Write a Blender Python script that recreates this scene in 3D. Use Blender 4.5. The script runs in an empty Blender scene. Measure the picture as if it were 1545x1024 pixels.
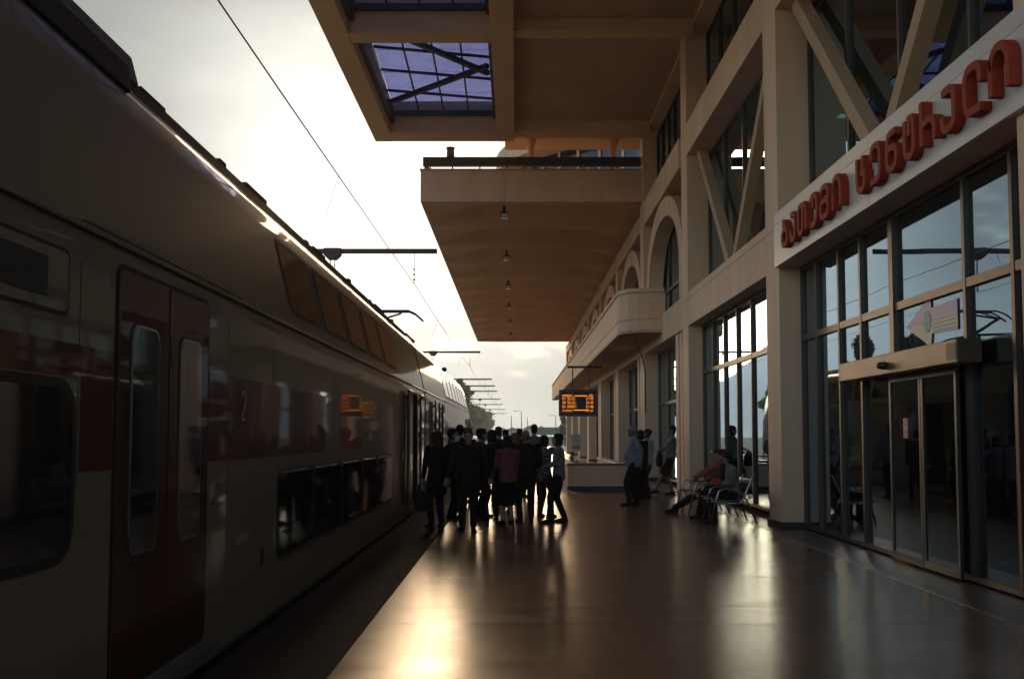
import bpy, bmesh, math, random
from mathutils import Vector, Matrix
random.seed(7)
R = math.radians
scn = bpy.context.scene
col = scn.collection

# ------------------------------------------------------------------ camera, sky, sun, exposure
cam_d = bpy.data.cameras.new('camera'); cam = bpy.data.objects.new('camera', cam_d); col.objects.link(cam)
scn.camera = cam
cam_d.sensor_width = 36.0; cam_d.lens = 35.0
cam_d.clip_start = 0.05; cam_d.clip_end = 6000
cam_d.shift_x = -6.5/1545; cam_d.shift_y = 53.1/1545
cam.location = (0, 0, 1.55); cam.rotation_euler = (R(93.5), 0, 0)

SUN_EL, SUN_AZ = 12.5, -6.0            # ahead of the camera, a little to the left, behind thin cloud
sdir = Vector((math.sin(R(SUN_AZ))*math.cos(R(SUN_EL)), math.cos(R(SUN_AZ))*math.cos(R(SUN_EL)), math.sin(R(SUN_EL))))
sun_d = bpy.data.lights.new('sun', 'SUN'); sun = bpy.data.objects.new('sun', sun_d); col.objects.link(sun)
sun_d.energy = .5; sun_d.angle = R(22); sun_d.color = (1.0, .68, .38)
sun.rotation_euler = sdir.to_track_quat('Z', 'Y').to_euler()
sun.location = (0, 0, 60)

def build_world():
    w = bpy.data.worlds.new('World'); scn.world = w; w.use_nodes = True
    nt = w.node_tree; nt.nodes.clear(); N = nt.nodes.new; L = nt.links.new
    out = N('ShaderNodeOutputWorld'); bg = N('ShaderNodeBackground')
    sky = N('ShaderNodeTexSky'); sky.sky_type = 'NISHITA'; sky.sun_disc = False
    sky.sun_elevation = R(SUN_EL); sky.sun_rotation = R(SUN_AZ); sky.air_density = 1.0; sky.dust_density = 1.6; sky.ozone_density = 2.0
    tc = N('ShaderNodeTexCoord')
    # closeness to the sun: thin cloud glows in front of it
    dot = N('ShaderNodeVectorMath'); dot.operation = 'DOT_PRODUCT'; dot.inputs[1].default_value = sdir
    L(tc.outputs['Generated'], dot.inputs[0])
    mp = N('ShaderNodeMapping'); mp.inputs['Scale'].default_value = (1.6, 1.6, 4.2); L(tc.outputs['Generated'], mp.inputs['Vector'])
    nz = N('ShaderNodeTexNoise'); nz.inputs['Scale'].default_value = 1.7; nz.inputs['Detail'].default_value = 7; nz.inputs['Roughness'].default_value = .55
    L(mp.outputs[0], nz.inputs['Vector'])
    glow = N('ShaderNodeMapRange'); glow.inputs['From Min'].default_value = .55; glow.inputs['From Max'].default_value = 1.0; L(dot.outputs['Value'], glow.inputs['Value'])
    gp = N('ShaderNodeMath'); gp.operation = 'POWER'; gp.inputs[1].default_value = 2.0
    gl2 = N('ShaderNodeMapRange'); gl2.inputs['From Min'].default_value = .94; gl2.inputs['From Max'].default_value = 1.0; L(dot.outputs['Value'], gl2.inputs['Value']); L(gl2.outputs[0], gp.inputs[0])
    # cloud cover: broken overcast, denser around the sun
    cov = N('ShaderNodeMath'); cov.operation = 'MULTIPLY_ADD'; cov.inputs[1].default_value = .36; L(glow.outputs[0], cov.inputs[0]); L(nz.outputs['Fac'], cov.inputs[2])
    mask = N('ShaderNodeMapRange'); mask.interpolation_type = 'SMOOTHSTEP'; mask.inputs['From Min'].default_value = .46; mask.inputs['From Max'].default_value = .74; L(cov.outputs[0], mask.inputs['Value'])
    # cloud brightness
    br = N('ShaderNodeMath'); br.operation = 'MULTIPLY_ADD'; br.inputs[1].default_value = .25; br.inputs[2].default_value = .078; L(gp.outputs[0], br.inputs[0])
    # the cloud layer pales towards the horizon, all the way round
    sx = N('ShaderNodeSeparateXYZ'); L(tc.outputs['Generated'], sx.inputs[0])
    h1 = N('ShaderNodeMath'); h1.operation = 'SUBTRACT'; h1.use_clamp = True; h1.inputs[0].default_value = 1.0; L(sx.outputs['Z'], h1.inputs[1])
    h2 = N('ShaderNodeMath'); h2.operation = 'POWER'; h2.inputs[1].default_value = 9; L(h1.outputs[0], h2.inputs[0])
    h3 = N('ShaderNodeMath'); h3.operation = 'MULTIPLY_ADD'; h3.inputs[1].default_value = .11; L(h2.outputs[0], h3.inputs[0]); L(br.outputs[0], h3.inputs[2]); br = h3
    tex = N('ShaderNodeMapRange'); tex.inputs['From Min'].default_value = .3; tex.inputs['From Max'].default_value = .7; tex.inputs['To Min'].default_value = .72; tex.inputs['To Max'].default_value = 1.25; L(nz.outputs['Fac'], tex.inputs['Value'])
    bm_ = N('ShaderNodeMath'); bm_.operation = 'MULTIPLY'; L(br.outputs[0], bm_.inputs[0]); L(tex.outputs[0], bm_.inputs[1])
    cc = N('ShaderNodeVectorMath'); cc.operation = 'SCALE'; L(bm_.outputs[0], cc.inputs['Scale'])
    ct = N('ShaderNodeMix'); ct.data_type = 'RGBA'; ct.inputs['A'].default_value = (.97, 1.0, .955, 1); ct.inputs['B'].default_value = (1.0, .96, .84, 1); L(gl2.outputs[0], ct.inputs['Factor']); L(ct.outputs['Result'], cc.inputs[0])
    sk = N('ShaderNodeVectorMath'); sk.operation = 'SCALE'; sk.inputs['Scale'].default_value = .07; L(sky.outputs[0], sk.inputs[0])
    mx = N('ShaderNodeMix'); mx.data_type = 'RGBA'; L(mask.outputs[0], mx.inputs['Factor']); L(sk.outputs[0], mx.inputs['A']); L(cc.outputs[0], mx.inputs['B'])
    L(mx.outputs['Result'], bg.inputs['Color']); bg.inputs['Strength'].default_value = 1.0
    L(bg.outputs[0], out.inputs['Surface'])
build_world()
scn.view_settings.view_transform = 'Standard'; scn.view_settings.look = 'None'
scn.view_settings.exposure = 2.35; scn.view_settings.gamma = 1.0; scn.view_settings.use_curve_mapping = False

# ------------------------------------------------------------------ materials
M = {}
def pmat(name, c, rough=.6, metal=0.0, var=.14, scale=1.5, bump=0.0, bscale=60, rvar=.08, coat=0.0, spec=.5, streak=False):
    m = bpy.data.materials.new(name); m.use_nodes = True; M[name] = m
    nt = m.node_tree; b = nt.nodes['Principled BSDF']; N = nt.nodes.new; L = nt.links.new
    tc = N('ShaderNodeTexCoord'); src = tc.outputs['Object']
    if streak:
        mp = N('ShaderNodeMapping'); mp.inputs['Scale'].default_value = (1, 1, .12); L(src, mp.inputs['Vector']); src = mp.outputs[0]
    n = N('ShaderNodeTexNoise'); n.inputs['Scale'].default_value = scale; n.inputs['Detail'].default_value = 6; n.inputs['Roughness'].default_value = .6
    L(src, n.inputs['Vector'])
    r = N('ShaderNodeMapRange'); r.inputs['From Min'].default_value = .3; r.inputs['From Max'].default_value = .7; L(n.outputs['Fac'], r.inputs['Value'])
    mx = N('ShaderNodeMix'); mx.data_type = 'RGBA'
    mx.inputs['A'].default_value = tuple(max(0, x*(1-var)) for x in c)+(1,); mx.inputs['B'].default_value = tuple(min(1, x*(1+var)) for x in c)+(1,)
    L(r.outputs[0], mx.inputs['Factor']); L(mx.outputs['Result'], b.inputs['Base Color'])
    rr = N('ShaderNodeMapRange'); rr.inputs['To Min'].default_value = max(.02, rough-rvar); rr.inputs['To Max'].default_value = min(1, rough+rvar); L(n.outputs['Fac'], rr.inputs['Value']); L(rr.outputs[0], b.inputs['Roughness'])
    b.inputs['Metallic'].default_value = metal; b.inputs['Specular IOR Level'].default_value = spec
    if coat: b.inputs['Coat Weight'].default_value = coat; b.inputs['Coat Roughness'].default_value = .035
    if bump:
        n2 = N('ShaderNodeTexNoise'); n2.inputs['Scale'].default_value = bscale; n2.inputs['Detail'].default_value = 4; L(tc.outputs['Object'], n2.inputs['Vector'])
        bp = N('ShaderNodeBump'); bp.inputs['Strength'].default_value = bump; bp.inputs['Distance'].default_value = .01; L(n2.outputs['Fac'], bp.inputs['Height']); L(bp.outputs[0], b.inputs['Normal'])
    return m
def glass_mat(name, tint, f0=.2, wav=.02, rough=.0, refl=(.62,.83,1)):
    m = bpy.data.materials.new(name); m.use_nodes = True; M[name] = m
    nt = m.node_tree; nt.nodes.clear(); N = nt.nodes.new; L = nt.links.new
    out = N('ShaderNodeOutputMaterial'); mix = N('ShaderNodeMixShader'); tr = N('ShaderNodeBsdfTransparent'); gl = N('ShaderNodeBsdfGlossy'); fr = N('ShaderNodeMath')
    tr.inputs['Color'].default_value = tint+(1,); gl.inputs['Color'].default_value = refl+(1,); gl.inputs['Roughness'].default_value = rough
    lw = N('ShaderNodeLayerWeight'); lw.inputs['Blend'].default_value = .5
    pw = N('ShaderNodeMath'); pw.operation = 'POWER'; pw.inputs[1].default_value = 5; L(lw.outputs['Facing'], pw.inputs[0])
    fr.operation = 'MULTIPLY_ADD'; fr.inputs[1].default_value = 1-f0; fr.inputs[2].default_value = f0; L(pw.outputs[0], fr.inputs[0])
    tc = N('ShaderNodeTexCoord'); n = N('ShaderNodeTexNoise'); n.inputs['Scale'].default_value = .9; n.inputs['Detail'].default_value = 1; L(tc.outputs['Object'], n.inputs['Vector'])
    bp = N('ShaderNodeBump'); bp.inputs['Strength'].default_value = wav; bp.inputs['Distance'].default_value = .1; L(n.outputs['Fac'], bp.inputs['Height']); L(bp.outputs[0], gl.inputs['Normal'])
    L(fr.outputs[0], mix.inputs['Fac']); L(tr.outputs[0], mix.inputs[1]); L(gl.outputs[0], mix.inputs[2]); L(mix.outputs[0], out.inputs['Surface'])
    return m
def emit_mat(name, c, s):
    m = bpy.data.materials.new(name); m.use_nodes = True; M[name] = m
    b = m.node_tree.nodes['Principled BSDF']; b.inputs['Base Color'].default_value = (0.02, .02, .02, 1)
    b.inputs['Emission Color'].default_value = c+(1,); b.inputs['Emission Strength'].default_value = s
    return m

pmat('plaster', (.80, .475, .275), .75, var=.15, scale=1.0, bump=.25, bscale=45, streak=True)
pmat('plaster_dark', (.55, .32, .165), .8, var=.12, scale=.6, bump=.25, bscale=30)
pmat('soffit', (.80, .46, .20), .8, var=.10, scale=.5, bump=.2, bscale=30)
pmat('sign_panel', (.66, .53, .41), .45, var=.06, scale=1.2)
pmat('letter_red', (.34, .045, .018), .7, var=.2, scale=5, spec=.12)
pmat('bronze_frame', (.10, .066, .04), .45, metal=.35, var=.15, scale=5)
pmat('dark_frame', (.035, .032, .03), .4, metal=.3, var=.2, scale=5)
pmat('plinth', (.025, .02, .016), .5, var=.25, scale=4)
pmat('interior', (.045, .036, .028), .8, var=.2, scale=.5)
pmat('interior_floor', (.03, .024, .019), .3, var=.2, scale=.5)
glass_mat('glass', (.38, .36, .35), .40)
glass_mat('glass_roof', (.40, .41, .62), .04)
pmat('train_white', (.21, .155, .095), .5, var=.05, scale=.8, coat=.32, rvar=.03, spec=.08)
pmat('train_red', (.10, .022, .010), .5, var=.08, scale=.8, coat=.32, rvar=.03, spec=.08)
pmat('train_door', (.062, .017, .008), .5, var=.1, scale=.8, coat=.32, rvar=.03, spec=.08)
pmat('number_paint', (.26, .22, .18), .5, var=.2, scale=12)
pmat('train_roof', (.12, .115, .105), .5, var=.2, scale=2)
pmat('train_glass', (.012, .012, .012), .05, var=.1, rvar=.02, spec=.75)
pmat('train_black', (.012, .011, .010), .5, var=.2, scale=3)
pmat('train_orange', (.30, .065, .015), .5, var=.08, coat=.5, rvar=.03, spec=.08)
pmat('chrome', (.34, .31, .27), .28, metal=1, var=.06)
pmat('rubber', (.015, .014, .013), .6, var=.2)
pmat('steel_rust', (.09, .045, .03), .65, metal=.2, var=.3, scale=6)
pmat('steel_grey', (.14, .14, .135), .5, metal=.5, var=.2, scale=5)
pmat('wire', (.05, .045, .04), .5, metal=.4)
pmat('asphalt_strip', (.028, .018, .012), .8, spec=.15, var=.25, scale=2.5, bump=.3, bscale=80)
pmat('border_stone', (.085, .062, .045), .35, var=.2, scale=2.5, bump=.15, bscale=60)
pmat('joint', (.012, .010, .008), .8)
pmat('gravel', (.40, .32, .23), .9, var=.35, scale=7, bump=.9, bscale=9)
pmat('earth', (.28, .22, .145), .9, var=.35, scale=.08, bump=.6, bscale=2)
pmat('bark', (.07, .05, .035), .9, var=.3, scale=6)
def leafy(n, c):
    m = pmat(n, c, .6, var=.45, scale=.5); nt = m.node_tree; N = nt.nodes.new; L = nt.links.new
    b = nt.nodes['Principled BSDF']; src = b.inputs['Base Color'].links[0].from_socket
    tl = N('ShaderNodeBsdfTranslucent'); mx = N('ShaderNodeMixShader'); mx.inputs[0].default_value = .5; L(src, tl.inputs['Color'])
    L(b.outputs[0], mx.inputs[1]); L(tl.outputs[0], mx.inputs[2]); L(mx.outputs[0], nt.nodes['Material Output'].inputs['Surface'])
leafy('leaf_a', (.12, .15, .03)); leafy('leaf_b', (.15, .16, .035)); leafy('leaf_c', (.04, .06, .025))
pmat('green_metal', (.03, .12, .06), .5, var=.2, scale=.3)
pmat('pale_wall', (.42, .36, .29), .8, var=.2, scale=.2)
pmat('brick_red', (.22, .10, .07), .8, var=.3, scale=.5)
pmat('paper', (.62, .56, .48), .7, var=.1, scale=8)
pmat('sticker_red', (.45, .09, .09), .5, var=.15, scale=20)
pmat('sticker_pink', (.46, .30, .40), .5, var=.08, scale=6)
pmat('sticker_yellow', (.50, .46, .30), .5, var=.08, scale=6)
pmat('banner_cloth', (.50, .45, .40), .7, var=.06, scale=3)
emit_mat('led_amber', (1.0, .27, .015), .45)
emit_mat('lamp_lit', (.25, .8, .9), .6)
pmat('lamp_lens', (.7, .68, .62), .3, var=.05)

def floor_mat():
    m = pmat('terrazzo', (.13, .071, .040), .25, var=.22, scale=1.1, rvar=.0)
    nt = m.node_tree; b = nt.nodes['Principled BSDF']; N = nt.nodes.new; L = nt.links.new
    tc = N('ShaderNodeTexCoord')
    mp = N('ShaderNodeMapping'); mp.inputs['Scale'].default_value = (.7, 2.2, 1); L(tc.outputs['Object'], mp.inputs['Vector'])
    n = N('ShaderNodeTexNoise'); n.inputs['Scale'].default_value = 1.3; n.inputs['Detail'].default_value = 8; n.inputs['Roughness'].default_value = .65; L(mp.outputs[0], n.inputs['Vector'])
    r = N('ShaderNodeMapRange'); r.inputs['From Min'].default_value = .3; r.inputs['From Max'].default_value = .7; r.inputs['To Min'].default_value = .21; r.inputs['To Max'].default_value = .28
    L(n.outputs['Fac'], r.inputs['Value']); L(r.outputs[0], b.inputs['Roughness'])
    b.inputs['Specular IOR Level'].default_value = .24
    src = b.inputs['Base Color'].links[0].from_socket
    vo = N('ShaderNodeTexVoronoi'); vo.inputs['Scale'].default_value = 1.7; vo.inputs['Randomness'].default_value = 1; L(tc.outputs['Object'], vo.inputs['Vector'])
    nn = N('ShaderNodeTexNoise'); nn.inputs['Scale'].default_value = 30; L(tc.outputs['Object'], nn.inputs['Vector'])
    ad = N('ShaderNodeMath'); ad.operation = 'MULTIPLY_ADD'; ad.inputs[1].default_value = .05; L(nn.outputs['Fac'], ad.inputs[0]); L(vo.outputs['Distance'], ad.inputs[2])
    sp = N('ShaderNodeMapRange'); sp.inputs['From Min'].default_value = .055; sp.inputs['From Max'].default_value = .075; sp.inputs['To Min'].default_value = .35; sp.inputs['To Max'].default_value = 1.0; L(ad.outputs[0], sp.inputs['Value'])
    st = N('ShaderNodeTexNoise'); st.inputs['Scale'].default_value = .45; st.inputs['Detail'].default_value = 9; st.inputs['Roughness'].default_value = .7; L(tc.outputs['Object'], st.inputs['Vector'])
    sr = N('ShaderNodeMapRange'); sr.inputs['From Min'].default_value = .38; sr.inputs['From Max'].default_value = .62; sr.inputs['To Min'].default_value = .62; sr.inputs['To Max'].default_value = 1.15; L(st.outputs['Fac'], sr.inputs['Value'])
    m1 = N('ShaderNodeMath'); m1.operation = 'MULTIPLY'; L(sp.outputs[0], m1.inputs[0]); L(sr.outputs[0], m1.inputs[1])
    vm = N('ShaderNodeVectorMath'); vm.operation = 'SCALE'; L(src, vm.inputs[0]); L(m1.outputs[0], vm.inputs['Scale']); L(vm.outputs[0], b.inputs['Base Color'])
    n2 = N('ShaderNodeTexNoise'); n2.inputs['Scale'].default_value = 7; n2.inputs['Detail'].default_value = 5; L(mp.outputs[0], n2.inputs['Vector'])
    bp = N('ShaderNodeBump'); bp.inputs['Strength'].default_value = .0015; bp.inputs['Distance'].default_value = .01; L(n2.outputs['Fac'], bp.inputs['Height']); L(bp.outputs[0], b.inputs['Normal'])
floor_mat()

# ------------------------------------------------------------------ mesh helpers
class MB:
    def __init__(s): s.v = []; s.f = []
    def add(s, vs, fs):
        o = len(s.v); s.v += [tuple(p) for p in vs]; s.f += [tuple(i+o for i in f) for f in fs]; return s
    def box(s, x0, x1, y0, y1, z0, z1):
        return s.add([(x0,y0,z0),(x1,y0,z0),(x1,y1,z0),(x0,y1,z0),(x0,y0,z1),(x1,y0,z1),(x1,y1,z1),(x0,y1,z1)],
                     [(0,3,2,1),(4,5,6,7),(0,1,5,4),(1,2,6,5),(2,3,7,6),(3,0,4,7)])
    def bar(s, a, b, w, h, up=(0,0,1)):
        a, b = Vector(a), Vector(b); d = (b-a).normalized(); u = Vector(up)
        r = d.cross(u).normalized(); u = r.cross(d).normalized(); r = r*w/2; u = u*h/2
        vs = [a-r-u, a+r-u, a+r+u, a-r+u, b-r-u, b+r-u, b+r+u, b-r+u]
        return s.add(vs, [(0,1,2,3),(7,6,5,4),(0,4,5,1),(1,5,6,2),(2,6,7,3),(3,7,4,0)])
    def rings(s, rings, cap=True):
        n = len(rings[0]); vs = [p for r in rings for p in r]; fs = []
        for i in range(len(rings)-1):
            for j in range(n):
                k = (j+1) % n; fs.append((i*n+j, i*n+k, (i+1)*n+k, (i+1)*n+j))
        if cap: fs.append(tuple(range(n-1, -1, -1))); fs.append(tuple((len(rings)-1)*n+j for j in range(n)))
        return s.add(vs, fs)
    def tube(s, pts, r, n=8):
        pts = [Vector(p) for p in pts]; rs = r if isinstance(r, (list, tuple)) else [r]*len(pts); out = []
        pu = None
        for i, p in enumerate(pts):
            d = (pts[min(i+1, len(pts)-1)] - pts[max(i-1, 0)]).normalized()
            if pu is None: pu = Vector((0,0,1)) if abs(d.z) < .9 else Vector((1,0,0))
            rt = d.cross(pu).normalized(); pu = rt.cross(d).normalized()
            out.append([p + (rt*math.cos(2*math.pi*j/n) + pu*math.sin(2*math.pi*j/n))*rs[i] for j in range(n)])
        return s.rings(out)
    def lathe(s, c, prof, n=16):
        return s.rings([[(c[0]+r*math.cos(2*math.pi*j/n), c[1]+r*math.sin(2*math.pi*j/n), c[2]+z) for j in range(n)] for r, z in prof])
    def prism_x(s, poly, x0, x1):     # poly of (y, z)
        n = len(poly)
        return s.add([(x0,y,z) for y,z in poly]+[(x1,y,z) for y,z in poly], [tuple(range(n)), tuple(range(2*n-1, n-1, -1))]+[(j,n+j,n+(j+1)%n,(j+1)%n) for j in range(n)])
    def prism_y(s, poly, y0, y1):     # poly of (x, z)
        n = len(poly)
        return s.add([(x,y0,z) for x,z in poly]+[(x,y1,z) for x,z in poly], [tuple(range(n)), tuple(range(2*n-1, n-1, -1))]+[(j,n+j,n+(j+1)%n,(j+1)%n) for j in range(n)])
    def prism_z(s, poly, z0, z1):
        n = len(poly)
        return s.add([(x,y,z0) for x,y in poly]+[(x,y,z1) for x,y in poly], [tuple(range(n)), tuple(range(2*n-1, n-1, -1))]+[(j,n+j,n+(j+1)%n,(j+1)%n) for j in range(n)])
    def mesh(s, name, mat):
        me = bpy.data.meshes.new(name); me.from_pydata(s.v, [], s.f)
        bm = bmesh.new(); bm.from_mesh(me); bmesh.ops.recalc_face_normals(bm, faces=bm.faces); bm.to_mesh(me); bm.free()
        me.materials.append(M[mat] if isinstance(mat, str) else mat); return me
    def build(s, name, mat, parent=None, smooth=False, bevel=0.0, world=True):
        me = s.mesh(name, mat)
        return link(name, me, parent, smooth, bevel, world)
def wloc(o):
    v = Vector((0,0,0))
    while o: v += o.location; o = o.parent
    return v
def link(name, me, parent=None, smooth=False, bevel=0.0, world=True):
    o = bpy.data.objects.new(name, me); col.objects.link(o)
    if smooth:
        for p in me.polygons: p.use_smooth = True
    if parent is not None:
        o.parent = parent
        if world: o.location = -wloc(parent)
    if bevel:
        b = o.modifiers.new('bevel', 'BEVEL'); b.width = bevel; b.segments = 2; b.limit_method = 'ANGLE'; b.angle_limit = R(40)
    return o
def tag(o, label=None, cat=None, group=None, kind=None):
    if label: o['label'] = label
    if cat: o['category'] = cat
    if group: o['group'] = group
    if kind: o['kind'] = kind
    return o
def thing(name, label, cat, loc=(0,0,0), group=None, rz=0):
    o = bpy.data.objects.new(name, None); col.objects.link(o); o.location = loc; o.rotation_euler = (0,0,rz)
    o.empty_display_size = .2
    return tag(o, label, cat, group)
def copy_tree(o, parent=None):
    c = o.copy(); col.objects.link(c); c.parent = parent
    for ch in list(o.children): copy_tree(ch, c)
    return c

# ------------------------------------------------------------------ ground and platform
g = MB().add([(-590,-270,-.75),(420,-270,-.75),(420,1150,-.75),(-590,1150,-.75)], [(0,1,2,3)]).build('ground', 'earth'); tag(g, kind='structure')
tb = MB().box(-18, -2.3, -60, 600, -.746, -.70).build('track_bed', 'gravel'); tag(tb, kind='structure')
def rail(x, lab):
    m = MB(); prof = [(-.07,0),(.07,0),(.07,.012),(.012,.03),(.012,.11),(.036,.125),(.036,.16),(-.036,.16),(-.036,.125),(-.012,.11),(-.012,.03),(-.07,.012)]
    m.prism_y([(x+a, -.64+b) for a, b in prof], -60, 600)
    tag(m.build('rail', 'steel_rust'), lab, 'rail', 'rails of the tracks beside the platform')
for x, l in ((-2.84,'steel rail under the train on its platform side'),(-4.36,'steel rail under the train on its far side'),(-7.84,'steel rail of the second track, on the train\'s side'),(-9.36,'outer steel rail of the second track')): rail(x, l)
sl = MB()
for i in range(340):
    y = -10+i*.6
    for xc in (-3.6, -8.6): sl.box(xc-1.2, xc+1.2, y, y+.24, -.70, -.64)
tag(sl.build('sleepers', 'pale_wall'), 'concrete sleepers under both tracks', 'sleepers', kind='stuff')

SX0, SX1, SY0, SY1 = 1.68, 3.04, 29.22, 37.6      # stairwell opening
base = MB()
PX0, PX1, PY0, PY1 = -2.05, 30.0, -14, 150
for (a,b,c,d) in ((PX0,SX0,PY0,PY1),(SX1,PX1,PY0,PY1),(SX0,SX1,PY0,SY0),(SX0,SX1,SY1,PY1)): base.box(a,b,c,d,-.80,-.014)
plat = tag(base.build('platform', 'joint'), kind='structure')
def slab(x0,x1,y0,y1,mat,top=0.0,name='paving_slab'):
    MB().box(x0,x1,y0,y1,-.03,top).build(name, mat, plat, bevel=.002 if y0 < 40 else 0)
gpx = .004
y = 8.34 - 5.98*4
while y < 150:
    for (a, b) in ((y, y+.76), (y+.76, y+5.98)):
        segs = [(-1.22+gpx, 4.12-gpx)]
        if b > SY0-.2 and a < SY1+.2: segs = [(-1.22+gpx, SX0-.19), (SX1+.19, 4.12-gpx)]
        for (x0, x1) in segs: slab(x0, x1, a+gpx, b-gpx, 'terrazzo')
    slab(-2.05+.002, -1.22-gpx*2.5, y+gpx, y+5.98-gpx, 'asphalt_strip', -.006, 'edge_slab')
    slab(4.12+gpx, 4.80, y+gpx, y+5.98-gpx, 'border_stone', -.002, 'border_slab')
    y += 5.98

# ------------------------------------------------------------------ station building
WX, GX, BAY, A0 = 4.45, 4.86, 8.9, 16.75
bld = thing('station_building', 'cream concrete railway station with tall glazing, arched bays and wide platform canopies', 'building', (9, 40, 0))
def cy(n): return A0 + BAY*n
N_LO, N_HI = -2, 8
YEND = cy(8)+1.0
Z1A, Z1B, Z2A, Z2B, ZS = 4.39, 5.26, 8.87, 9.70, 11.80

def vbox(m, x0,x1,y0,y1,z0,z1): return m.box(x0,x1,y0,y1,z0,z1)
# columns
for n in range(N_LO, N_HI+1):
    y0 = cy(n); m = MB()
    top = ZS+.5 if n <= 2 else 9.55
    m.box(WX, 5.35, y0, y0+.86, 0, top)
    if n >= 1:
        m.box(WX+.17, 5.30, y0+.86, y0+1.32, 0.001, top-.01)
    c_ = m.build('column', 'plaster', bld, bevel=.012)
    MB().box(WX-.035, 5.30, y0-.035, y0+.895, .0, .11).build('plinth', 'plinth', c_, world=True).location = -wloc(c_)
    if n >= 1 and n < N_HI:   # ground-floor pilaster strips beside the column
        for (a, b, x) in ((1.32,1.72,WX+.06),(1.72,1.95,WX+.19),(1.95,2.45,WX+.06)):
            MB().box(x, 5.28, y0+a+.001, y0+b, 0, 4.86).build('pilaster', 'plaster', bld, bevel=.008)
# beams
for n in range(N_LO, N_HI):
    a, b = cy(n)+.86, cy(n+1)
    bm1 = MB().box(WX+.004, 5.32, a, b, Z1A, Z1B).build('beam', 'plaster', bld, bevel=.01)
    if n <= 1: MB().box(WX+.004, 5.32, a+(.46 if n >= 1 else 0), b, Z2A, Z2B).build('beam', 'plaster', bld, bevel=.01)
    else: MB().box(WX+.01, 5.32, a+.46, b, Z2A, 9.5).build('beam', 'plaster', bld, bevel=.01)

for n in range(N_LO, 2):
    MB().box(WX-.002, WX+.02, cy(n)+.875 if n < 1 else cy(n)+.01, (cy(n+1)-.015) if n < 1 else cy(n)+.85, 5.085, 5.097).build('render_joint', 'plinth', bld) if n != -1 else None
    MB().box(WX-.002, WX+.02, cy(n)+.01, cy(n)+.85, 5.085, 5.097).build('render_joint', 'plinth', bld) if n < 1 else None
def pane_window(y0, y1, z0, z1, ny, zs=(), gx=GX, fw=.06, frame='bronze_frame', skip=(), widths=None, glass='glass'):
    """framed glazing in the wall plane: window > frame, mullion, transom, pane"""
    w = bpy.data.objects.new('window', None); col.objects.link(w); w.parent = bld; w.location = Vector((gx, (y0+y1)/2, z0)) - wloc(bld)
    f = MB()
    f.box(gx-.05, gx+.05, y0, y0+fw, z0, z1); f.box(gx-.05, gx+.05, y1-fw, y1, z0, z1)
    f.box(gx-.048, gx+.048, y0+fw, y1-fw, z0, z0+fw); f.box(gx-.048, gx+.048, y0+fw, y1-fw, z1-fw, z1)
    f.build('frame', frame, w)
    ys = [y0+fw/2] + ([y0+(y1-y0)*i/ny for i in range(1, ny)] if widths is None else widths) + [y1-fw/2]
    zz = [z0+fw/2] + list(zs) + [z1-fw/2]
    for i, yy in enumerate(ys[1:-1]):
        t = .065 if widths is None or i != 3 else .14
        MB().box(gx-.075 if t > .1 else gx-.06, gx+.045, yy-t/2, yy+t/2, z0+fw, z1-fw).build('mullion', frame, w)
    for zc in zs:
        for i in range(len(ys)-1):
            if ('t', i) in skip: continue
            MB().box(gx-.055, gx+.042, ys[i]+.033, ys[i+1]-.033, zc-.05, zc+.05).build('transom', frame, w)
    for i in range(len(ys)-1):
        for j in range(len(zz)-1):
            if (i, j) in skip: continue
            MB().box(gx-.006, gx+.006, ys[i]+.02, ys[i+1]-.02, zz[j]+.02, zz[j+1]-.02).build('pane', glass, w)
    return w
# ground-floor glazing of the hall bays
for n in (-2, 0):
    pane_window(cy(n)+.87, cy(n+1)-.01, .11, Z1A-.01, 6, (3.18,))
wy0, wy1 = cy(-1)+.87, cy(0)-.01
mull = [8.55, 9.56, 10.60, 12.64, 13.83, 14.77, 15.87]
# widest gap is the entrance
ys_m = [8.55, 9.56, 10.60, 12.64, 13.83, 14.77, 15.87]
entr = pane_window(wy0, wy1, .02, Z1A-.01, 0, (3.18,), widths=ys_m)
for o in list(entr.children):
    if o.name.startswith('mullion'):
        pass
# upper glazing of the hall bays with V braces
for n in (-2, -1, 0):
    a, b = cy(n)+.87, cy(n+1)-.01
    pane_window(a, b, Z1B+.005, Z2A-.005, 4, (), gx=5.05, fw=.05)
    pane_window(a, b, Z2B+.005, ZS+.3, 5, (), gx=5.05, fw=.05)
    mid = (a+b)/2
    for s in (-1, 1):
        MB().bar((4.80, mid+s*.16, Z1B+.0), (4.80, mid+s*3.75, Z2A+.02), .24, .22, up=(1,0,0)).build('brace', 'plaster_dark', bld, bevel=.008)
    # thin tie rods inside the glass
    MB().bar((5.22, a+.2, Z1B+.9), (5.22, b-.3, Z2A-.2), .05, .05, up=(1,0,0)).build('tie_rod', 'bronze_frame', bld)
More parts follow.
